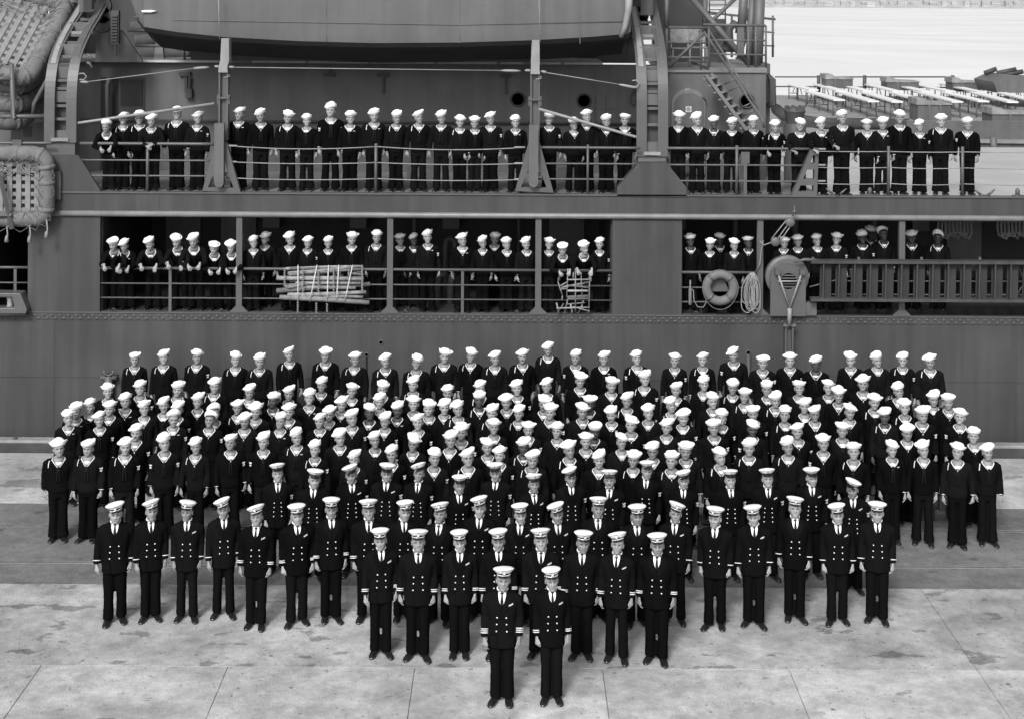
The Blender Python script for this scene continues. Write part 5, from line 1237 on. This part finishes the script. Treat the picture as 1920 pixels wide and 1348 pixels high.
        bd = MB(); T2 = Matrix.Translation(DD(Vector((.238, -.048, 1.255)))) @ Matrix.Rotation(.6, 4, 'Z'); bd.merge(eagle_patch(None), T2)
        parts.append(('?badger', bd.mesh('rating_badge', M['piping'], False), None))
        # pocket flaps and front edge of the coat
        fl = MB(); 
        for s_ in (-1, 1): strip(fl, rings, [(s_*.075, .955), (s_*.075, .925)], [(s_*.145, .950), (s_*.145, .920)], .008, D, 3)
        strip(fl, rings, [(-.062, 1.14), (-.066, .765)], [(-.058, 1.14), (-.058, .765)], .007, D, 10)
        parts.append(('pocket_flaps', fl.mesh('pocket_flaps', cloth, False), None))
    hz = .046 if kind == 'sailor' else .062
    hatbase = headT @ Matrix.Translation((0, .004, hz))
    hatc = (hatbase @ Matrix.Translation((0, 0, .050 if kind == 'sailor' else .040))).translation
    return dict(parts=parts, hatbase=hatbase, hatc=hatc, headT=headT, kind=kind)

VAR = {}
def variants(kind, pose, n, s0):
    VAR[(kind, pose)] = [person_variant(kind, pose, s0 + i) for i in range(n)]
variants('sailor', 'stand', 20, 1); variants('sailor', 'lean', 5, 40); variants('sailor', 'rail', 1, 50); variants('sailor', 'rail1', 2, 55); variants('sailor', 'cross', 1, 60)
variants('officer', 'stand', 14, 70)
TRS_ST = (.006, .016, .034, .012, .022, .002)
TRS = [trousers('sailor', s_, i) for i, s_ in enumerate(TRS_ST)]
TRO_ST = (.006, .014, .028, .010, .020)
TRO = [trousers('officer', s_, 10 + i) for i, s_ in enumerate(TRO_ST)]
def glasses_mesh():
    g = MB()
    for s_ in (-1, 1):
        g.tube([(s_*.031 + .019*math.cos(t*PI/6), -.097, -.004 + .016*math.sin(t*PI/6)) for t in range(12)], .0018, 5, loop=True)
        g.tube([(s_*.05, -.096, 0), (s_*.078, -.02, 0)], .0016, 5)
    g.tube([(-.012, -.1, 0), (.012, -.1, 0)], .0016, 5)
    return g.mesh('glasses', M['silk'])
def moustache_mesh():
    g = MB(); g.tube([(-.026,-.089,-.066),(-.012,-.097,-.060),(0,-.1,-.058),(.012,-.097,-.060),(.026,-.089,-.066)], [.002,.005,.0045,.005,.002], 6)
    return g.mesh('moustache', M['hair'])
GLS, MST = glasses_mesh(), moustache_mesh()

TILT = {'0': (0, 0), '-': (-19, 0), '<': (-30, -4), '+': (19, 0), '>': (28, 0), 'b': (0, -38), 'a': (-7, 0), 'c': (7, 0)}
count = [0]
def person(kind, pose, px, py, tilt='0', flags='', label='', group=None, D=None, foot=None, size=None, var=None, stripes=0, seed=None):
    """place a figure so that its cap is where the photograph has it; feet on `foot`"""
    i = count[0]; count[0] += 1
    rr = random.Random(i * 17 + 3)
    vs = VAR[('officer' if kind != 'sailor' else 'sailor', pose)]
    v = vs[(var if var is not None else rr.randrange(len(vs))) % len(vs)]
    hc_ = v['hatc']
    k = size
    if D is None:                                   # standing on the ground: the distance follows from the height
        k = size; Dd = FPX*(HC - foot - k*hc_.z)/(py - YH)
        for _ in range(4):
            P = at(px, py, Dd); Dd *= (HC - foot - k*hc_.z)/(HC - P.z)
        P = at(px, py, Dd)
    else:
        P = at(px, py, D)
        if k is None: k = max(.90, min(1.10, (P.z - foot)/hc_.z)) if foot is not None else 1.
    yaw = rr.uniform(-.16, .16) - P.x/P.y*.55 if pose == 'stand' else rr.uniform(-.05, .05)
    cz, szn = math.cos(yaw), math.sin(yaw)
    wx = rr.uniform(.95, 1.07)
    hx, hy = (hc_.x*cz - hc_.y*szn)*k, (hc_.x*szn + hc_.y*cz)*k
    zf = (P.z - k*hc_.z) if foot is None else foot
    root = empty('person', (P.x - hx, P.y - hy, zf), label, 'person', group, yaw, k)
    root.scale = (k*wx, k*wx, k)
    kz = 1.0
    skin = M['skin_dark'] if 'd' in flags else (M['skin_tan'] if 't' in flags else None)
    hairm = M['hair'] if ('d' in flags or 't' in flags) else (M['hair_grey'] if 'o' in flags else rr.choice([M['hair'], M['hair'], M['hair_fair']]))
    def place(nm, me, mt, mat_=None, par=root):
        o = put(nm, me, par, mt)
        if mat_ is not None:
            o.material_slots[0].link = 'OBJECT'; o.material_slots[0].material = mat_
        return o
    opt = {'s': '?stripe', 'k': '?knot', 'w': '?ribbon', 'r': '?badger', 'l': '?badgel'}
    want = {opt[c] for c in flags if c in opt}
    if kind == 'officer': want |= {'?b6', '?s%d' % stripes}
    if kind == 'chief': want |= {'?b8', '?badger'}
    name_of = {'?stripe': 'shoulder_stripe', '?knot': 'knot_tip', '?ribbon': 'ribbon_bar', '?badger': 'rating_badge', '?badgel': 'rating_badge', '?b6': 'buttons', '?b8': 'buttons', '?s1': 'sleeve_stripe', '?s2': 'sleeve_stripe', '?s3': 'sleeve_stripe'}
    for nm, me, mt in v['parts']:
        if nm[0] == '?':
            if nm not in want: continue
            nm = name_of[nm]
        o_ = place(nm, me, mt, skin if nm in ('body', 'chest') else (hairm if nm == 'hair' else None))
        if nm == 'buttons': o_['kind'] = 'stuff'
    ti = rr.randrange(6 if kind == 'sailor' else 5)
    tm, ts = (TRS[ti], TRS_ST[ti]) if kind == 'sailor' else (TRO[ti], TRO_ST[ti])
    place('trousers', tm, None)
    for s_ in (-1, 1):
        place('shoe', SHOE, Matrix.Translation((s_*(.075+ts), .01 + STEP[ti][s_ > 0], 0)) @ Matrix.Scale(1.10, 4) @ Matrix.Rotation(s_*R(rr.uniform(6, 22)), 4, 'Z'))
    tr, tb = TILT[tilt]
    if kind == 'sailor':
        tr += rr.uniform(-6, 6)
        T = v['hatbase'] @ Matrix.Translation((-tr*.0004, .022 if tilt == 'b' else -.002, -.004 if tilt == 'b' else 0)) @ Matrix.Rotation(R(tb if tilt == 'b' else rr.uniform(-2, 7)), 4, 'X') @ Matrix.Rotation(R(tr), 4, 'Y') @ Matrix.Rotation(rr.uniform(-.4, .4), 4, 'Z')
        place('white_hat', HATS[rr.randrange(20)], T)
    else:
        T = v['hatbase'] @ Matrix.Translation((0, -.002, .0)) @ Matrix.Scale(.90, 4) @ Matrix.Rotation(R(2), 4, 'X') @ Matrix.Rotation(R(tr*.8 + rr.uniform(-2, 2)), 4, 'Y')
        cap = None
        for nm, me in (CAP_O if kind == 'officer' else CAP_C):
            if cap is None: cap = place(nm, me, T)
            else: put(nm, me, cap)
    if 'g' in flags: place('glasses', GLS, v['headT'])
    if 'm' in flags: place('moustache', MST, v['headT'])
    return root
# ================================================================ THE CREW
A_, B_, C_, D_, E_, F_ = (60,620,4.8), (400,620,4.8), (740,620,4.8), (1080,620,4.8), (1420,620,4.8), (1520,760,4.8)
def T(o, s):
    r = []
    for q in s.split(';'):
        q = q.split(',')
        if len(q) < 3: continue
        r.append((o[0] + float(q[0])/o[2], o[1] + float(q[1])/o[2], q[2].strip()[0], q[2].strip()[1:]))
    return r
crowd = []
crowd += T(A_, '928,212,0s;1188,198,-s;1485,192,+sr;1832,215,+s;680,497,0r;975,470,-r;1318,480,aw;1650,448,-s;842,578,-kw;1498,575,-k;525,655,-k;706,683,-;1010,683,-k;1185,633,-m;1318,693,-r;1638,710,bg;398,722,-wo;322,822,0w;605,840,-r;942,862,-mkr;1278,828,bwr;1608,805,bkr;235,1003,0s;510,998,-sr;845,985,-skr;1187,953,-rl;1472,985,-sk;1792,948,-kr')
crowd += T(B_, '422,232,-s;680,168,-s;1012,175,0s;1278,213,-s;1550,228,-sk;1835,242,+s;330,502,-;685,515,-;980,440,-k;1252,492,c;1525,475,+s;1803,435,-s;222,622,-s;545,578,0kd;870,552,-kw;1160,612,-k;1500,585,-;1803,607,0;388,680,-kr;685,680,-w;1050,685,-g;1405,668,+d;1662,660,-wd;288,818,-k;615,820,-w;962,780,-;1242,748,-kr;1548,760,-kr;1842,785,-r;455,940,-l;748,905,<swo;1135,907,-;1447,930,-t;1805,958,+g;918,1012,-sr;1272,1100,-or;1607,1057,-r')
crowd += T(C_, '452,185,+s;692,182,+sk;903,205,-s;1153,188,-smk;1383,125,<s;1635,200,-lwk;480,510,-;768,470,-s;1098,467,-r;1372,447,-w;1670,400,+;762,570,0skd;1003,592,0;1345,605,+m;1757,600,0d;308,648,+;450,637,-;567,652,-s;880,688,-s;1123,690,-s;1402,680,0r;1690,672,+;610,860,-r;895,832,0w;1205,830,cr;1465,852,0k;1803,850,0d;508,928,-k;830,990,+;1162,988,-sd;1722,940,0k;357,1088,+rk;655,1083,-sg;948,1062,-r;1243,1100,-s;1565,1012,-s;1843,1103,<')
crowd += T(D_, '255,207,-w;542,202,-sl;893,222,0rk;1143,215,-swk;1413,172,<l;1683,242,0krw;320,440,+k;622,385,-sr;905,483,-kr;1152,432,-;1415,462,0s;1717,475,0;463,578,-s;848,617,-s;1222,582,+kr;1520,538,0s;1797,575,-s;317,705,-mw;652,685,-;968,730,-r;1312,728,0r;1590,692,0r;497,793,>kr;822,815,-r;1236,818,0r;1590,830,+ld;405,943,>;692,1025,-g;987,1025,0;1288,1078,+s;1560,998,-s;522,1105,0s;862,1110,0sk')
crowd += T(E_, '295,220,0kr;530,250,-dr;837,218,0k;1070,220,-;1310,218,-sr;1553,232,-s;373,465,0;637,460,+;955,428,-lk;1265,493,-;430,627,-;732,530,0k;1055,590,0s;1322,635,0sk;1588,565,-s;1713,588,0k;250,702,as;517,693,-g;833,678,+;1147,715,-std;1487,705,akr;1827,720,cl;360,850,-kr;768,842,0r;1352,865,-k;268,985,-sk;592,957,0lk;865,1028,0s;1210,1012,+w;1487,1012,-s;1808,1030,0sk')
crowd += T(F_, '1465,220,ak;1590,365,-s')
bands = [('back pier row', 0, 690), ('second pier row from back', 690, 732), ('third pier row from back', 732, 757), ('fourth pier row from back', 757, 785), ('fifth pier row from back', 785, 811), ('sixth pier row from back', 811, 833), ('foremost white-hat pier row', 833, 2000)]
tword = {'0': 'hat worn level', 'a': 'hat slightly tipped left', 'c': 'hat slightly tipped right', '-': 'hat tilted left', '<': 'hat steeply tilted left', '+': 'hat tilted right', '>': 'hat steeply tilted right', 'b': 'hat pushed far back'}
def look(t, fl):
    s = tword[t]
    if 'g' in fl: s += ', glasses'
    elif 'w' in fl: s += ', ribbon bar'
    elif 's' in fl: s += ', shoulder stripe'
    return s
platforms = []
for nm, y0, y1 in bands:
    row = sorted([c for c in crowd if y0 <= c[1] < y1]); n_ = len(row)
    for j, (px, py, t, fl) in enumerate(row):
        side = ('%s from left' % ords[j]) if j < n_/2 else (('%s from right' % ords[n_-1-j]) if j < n_-1 else 'rightmost')
        if j == 0: side = 'leftmost'
        lab = 'sailor, %s, %s in %s' % (look(t, fl), side, nm)
        yt = py - 8.5
        if yt >= 790: person('sailor', 'stand', px, py, t, fl, lab, 'sailors on the pier', foot=0., size=.985 + ((j*37) % 7 - 3)*.006)
        else:
            s_ = 92.8 + (yt - 655)*(103.9 - 92.8)/(790 - 655) + .004*(px-960)*.6
            r = person('sailor', 'stand', px, py, t, fl, lab, 'sailors on the pier', D=FPX/s_, size=.985 + ((j*37) % 7 - 3)*.004)
            if r.location.z < .04: r.location.z = 0
            elif True: platforms.append((r, side, nm))
# low timber platforms under the back rows: one board stand per man, joined side by side in a stand
for i, (r, side, nm) in enumerate(platforms):
    x, y, z = r.location
    if z > .03:
        e = empty('standing_box', (x, y, 0), 'low timber box under the sailor %s in %s' % (side, nm), 'box', 'standing boxes under the back rows')
        mb = MB(); mb.box(-.24, .24, -.22, .16, z-.04, z-.004); put('box_top', mb.mesh('box_top', M['dark_timber']), e)
        if z > .08: mb = MB(); mb.box(-.20, .20, -.17, .12, 0, z-.041); put('box_side', mb.mesh('box_side', M['dark_timber']), e)

# chief petty officers
ch = [(520,874,'0',''),(590.6,885,'c',''),(658,877,'-','w'),(726,874,'c','w'),(787,874,'<',''),(862,896,'0','w'),(928.5,873,'0',''),(1001.5,894,'a','w'),(1069,882,'-',''),(1143,886,'0','mw'),(1214,869,'a',''),(1282.5,887,'-',''),(1368.5,885.5,'0',''),(1438,883.5,'0','w'),(1521,882,'0','w'),(1597.5,904,'>','tw')]
for j, (px, py, t, fl) in enumerate(ch):
    n_ = len(ch); side = '%s from left' % ords[j] if j else 'leftmost'
    lab = 'chief in plain white cap, %s in the row behind the officers' % side
    if j == n_-1: lab = 'steward in a white cap tipped right, at the right end behind the officers'
    person('chief', 'stand', px, py, t, fl, lab, 'chiefs behind the officers', foot=0., size=1.0 + ((j*5) % 5 - 2)*.008)
o3 = [(217.7,948,'-','',1),(285,943,'-','',1),(351.7,944,'c','w',1),(418,940,'-','',1),(481.7,953,'-','w',2),(556,951,'0','w',2),(621,939,'0','',2),(690.6,942,'0','',2),(760,944,'a','',2),(826.9,948,'-','',1),(900,936.5,'-','w',1),(974.8,950,'0','w',2),(1043.5,949,'-','w',2),(1122.3,937.5,'0','',2),(1195,952,'a','',1),(1268,947.5,'+','w',1),(1341.5,956,'0','',1),(1412,953,'a','w',1),(1490,937,'c','',1),(1569,950,'a','w',1),(1644.8,947,'0','',1)]
for j, (px, py, t, fl, st_) in enumerate(o3):
    side = '%s from left' % ords[j] if 0 < j < 20 else ('leftmost' if j == 0 else 'rightmost')
    sz = 1.0 if j not in (6, 10, 13, 18) else 1.03
    person('officer', 'stand', px, py, t, fl, 'officer in badged white cap, %s in the long officer row' % side, 'officers on the pier', foot=0., size=sz, stripes=st_, var=j)
o2 = [(712.5,996.8,'0','w',2),(784,999,'0','',2),(861,1000,'0','w',2),(934.8,998,'a','',2),(1013.6,996.8,'0','wo',2),(1094,1001.5,'0','',2),(1159.5,1004,'-','w',2),(1232.8,1006,'a','',2)]
for j, (px, py, t, fl, st_) in enumerate(o2):
    person('officer', 'stand', px, py, t, fl, 'officer standing %s in the row of eight behind the front pair' % ('%s from left' % ords[j] if 0 < j < 7 else ('leftmost' if j == 0 else 'rightmost')), 'officers on the pier', foot=0., size=1.005, stripes=st_, var=j+3)
person('officer', 'stand', 944.5, 1069.5, 'a', 'w', 'foremost officer on the left with three stripes on each sleeve', 'officers on the pier', foot=0., size=1.0, stripes=3, var=1)
person('officer', 'stand', 1033.5, 1070.5, '0', 'w', 'foremost officer on the right with two stripes on each sleeve', 'officers on the pier', foot=0., size=1.0, stripes=2, var=5)

# upper deck
U1, U2, U3, U4, U5 = (0,0,3.37), (400,0,3.37), (800,0,3.37), (1100,0,3.37), (1420,0,3.37)
upd = [('lean', T(U1, '668,775,bs')), ('stand', T(U1, '782,726,-s;883,720,0s')), ('cross', T(U1, '960,735,-r')), ('stand', T(U1, '1120,690,0s;1252,722,-rw')),
       ('stand', T(U2, '167,693,-w;297,705,-k;475,717,+sk;590,737,0;745,670,-rl;868,720,0w;1017,703,-sw;1160,717,-s;1295,713,-sk;1440,718,-;1560,745,0s;1652,752,0')),
       ('stand', T(U3, '402,724,-r;560,748,0w;775,728,cr;925,772,0rk;1008,708,0;1135,742,-k;1255,732,cwr')),
       ('stand', T(U4, '582,724,0;692,730,-k;805,750,-d;920,760,-;1052,750,ark')), ('rail', T(U4, '1190,775,0sr')), ('rail1', T(U4, '1348,768,+r;1478,760,-lw')), ('rail1', T(U4, '1612,715,-l')),
       ('stand', T(U5, '690,767,0k;792,757,awk;900,717,c;1022,792,-rw;1162,738,0s;1325,760,0lk'))]
ul = sorted([(px, py, t, fl, pose) for pose, L in upd for px, py, t, fl in L])
for j, (px, py, t, fl, pose) in enumerate(ul):
    n_ = len(ul); side = ('%s from left' % ords[j]) if 0 < j < n_/2 else (('%s from right' % ords[n_-1-j]) if j else 'leftmost')
    if j == n_-1: side = 'rightmost'
    pw = {'lean': 'leaning on the rail, ', 'cross': 'hands folded on rail, ', 'rail': 'both hands on rail, ', 'rail1': 'one arm on rail, '}.get(pose, '')
    Dp = {'stand': DRL+.38, 'lean': DRL+.02, 'cross': DRL+.10, 'rail': DRL+.10, 'rail1': DRL+.14}[pose]
    if px in (0,): Dp += .5
    person('sailor', pose, px, py, t, fl, 'upper deck sailor, %s%s, %s' % (pw, look(t, fl), side), 'sailors on the upper deck', D=Dp, foot=zU)
# gallery
G1, G2, G3, G4, G5 = (0,350,3.37), (400,350,3.37), (800,350,3.37), (1100,350,3.37), (1420,350,3.37)
gal = [('lean', 0, T(G1, '712,338,0r;783,347,-rw;942,335,-sr;1110,320,+;1222,313,-;1352,362,+rl;1458,358,0r')),
       ('stand', 0, T(G2, '253,332,-k;483,303,-k;600,328,-kr;728,337,-;878,303,0k;1035,292,0s;1353,290,-rw;1570,310,-kw')), ('stand', .45, T(G2, '332,308,-k;1177,340,0r;1265,330,-d')),
       ('stand', 0, T(G3, '352,328,-;502,337,0;627,350,-;775,360,0;1095,337,-r')), ('stand', .6, T(G3, '433,305,0')), ('lean', 0, T(G3, '858,370,0rl;992,362,0')),
       ('stand', .3, T(G4, '652,315,0dr;1018,325,0dr')), ('stand', .0, T(G4, '782,360,0;930,358,+')), ('stand', .7, T(G4, '840,307,0d')), ('stand', .35, T(G4, '1250,328,0;1332,318,0;1450,312,0;1583,305,0r')),
       ('stand', .5, T(G5, '660,295,0dr;793,270,bd;972,292,0td;1142,297,bsd')), ('stand', 1.0, T(G5, '715,262,+d'))]
gl = sorted([(px, py, t, fl, pose, dy) for pose, dy, L in gal for px, py, t, fl in L])
for j, (px, py, t, fl, pose, dy) in enumerate(gl):
    n_ = len(gl); side = ('%s from left' % ords[j]) if 0 < j < n_/2 else (('%s from right' % ords[n_-1-j]) if j else 'leftmost')
    if j == n_-1: side = 'rightmost'
    pw = {'lean': 'leaning on the rail, '}.get(pose, '')
    Dp = {'stand': DH+.05+.27, 'lean': DH+.05+.02}[pose] + dy
    person('sailor', pose, px, py, t, fl, 'lower gallery sailor, %s%s, %s' % (pw, look(t, fl), side), 'sailors in the lower gallery', D=Dp, foot=zG)
print('people', count[0])
# the sources of the variants are never linked to the scene; only their meshes are used
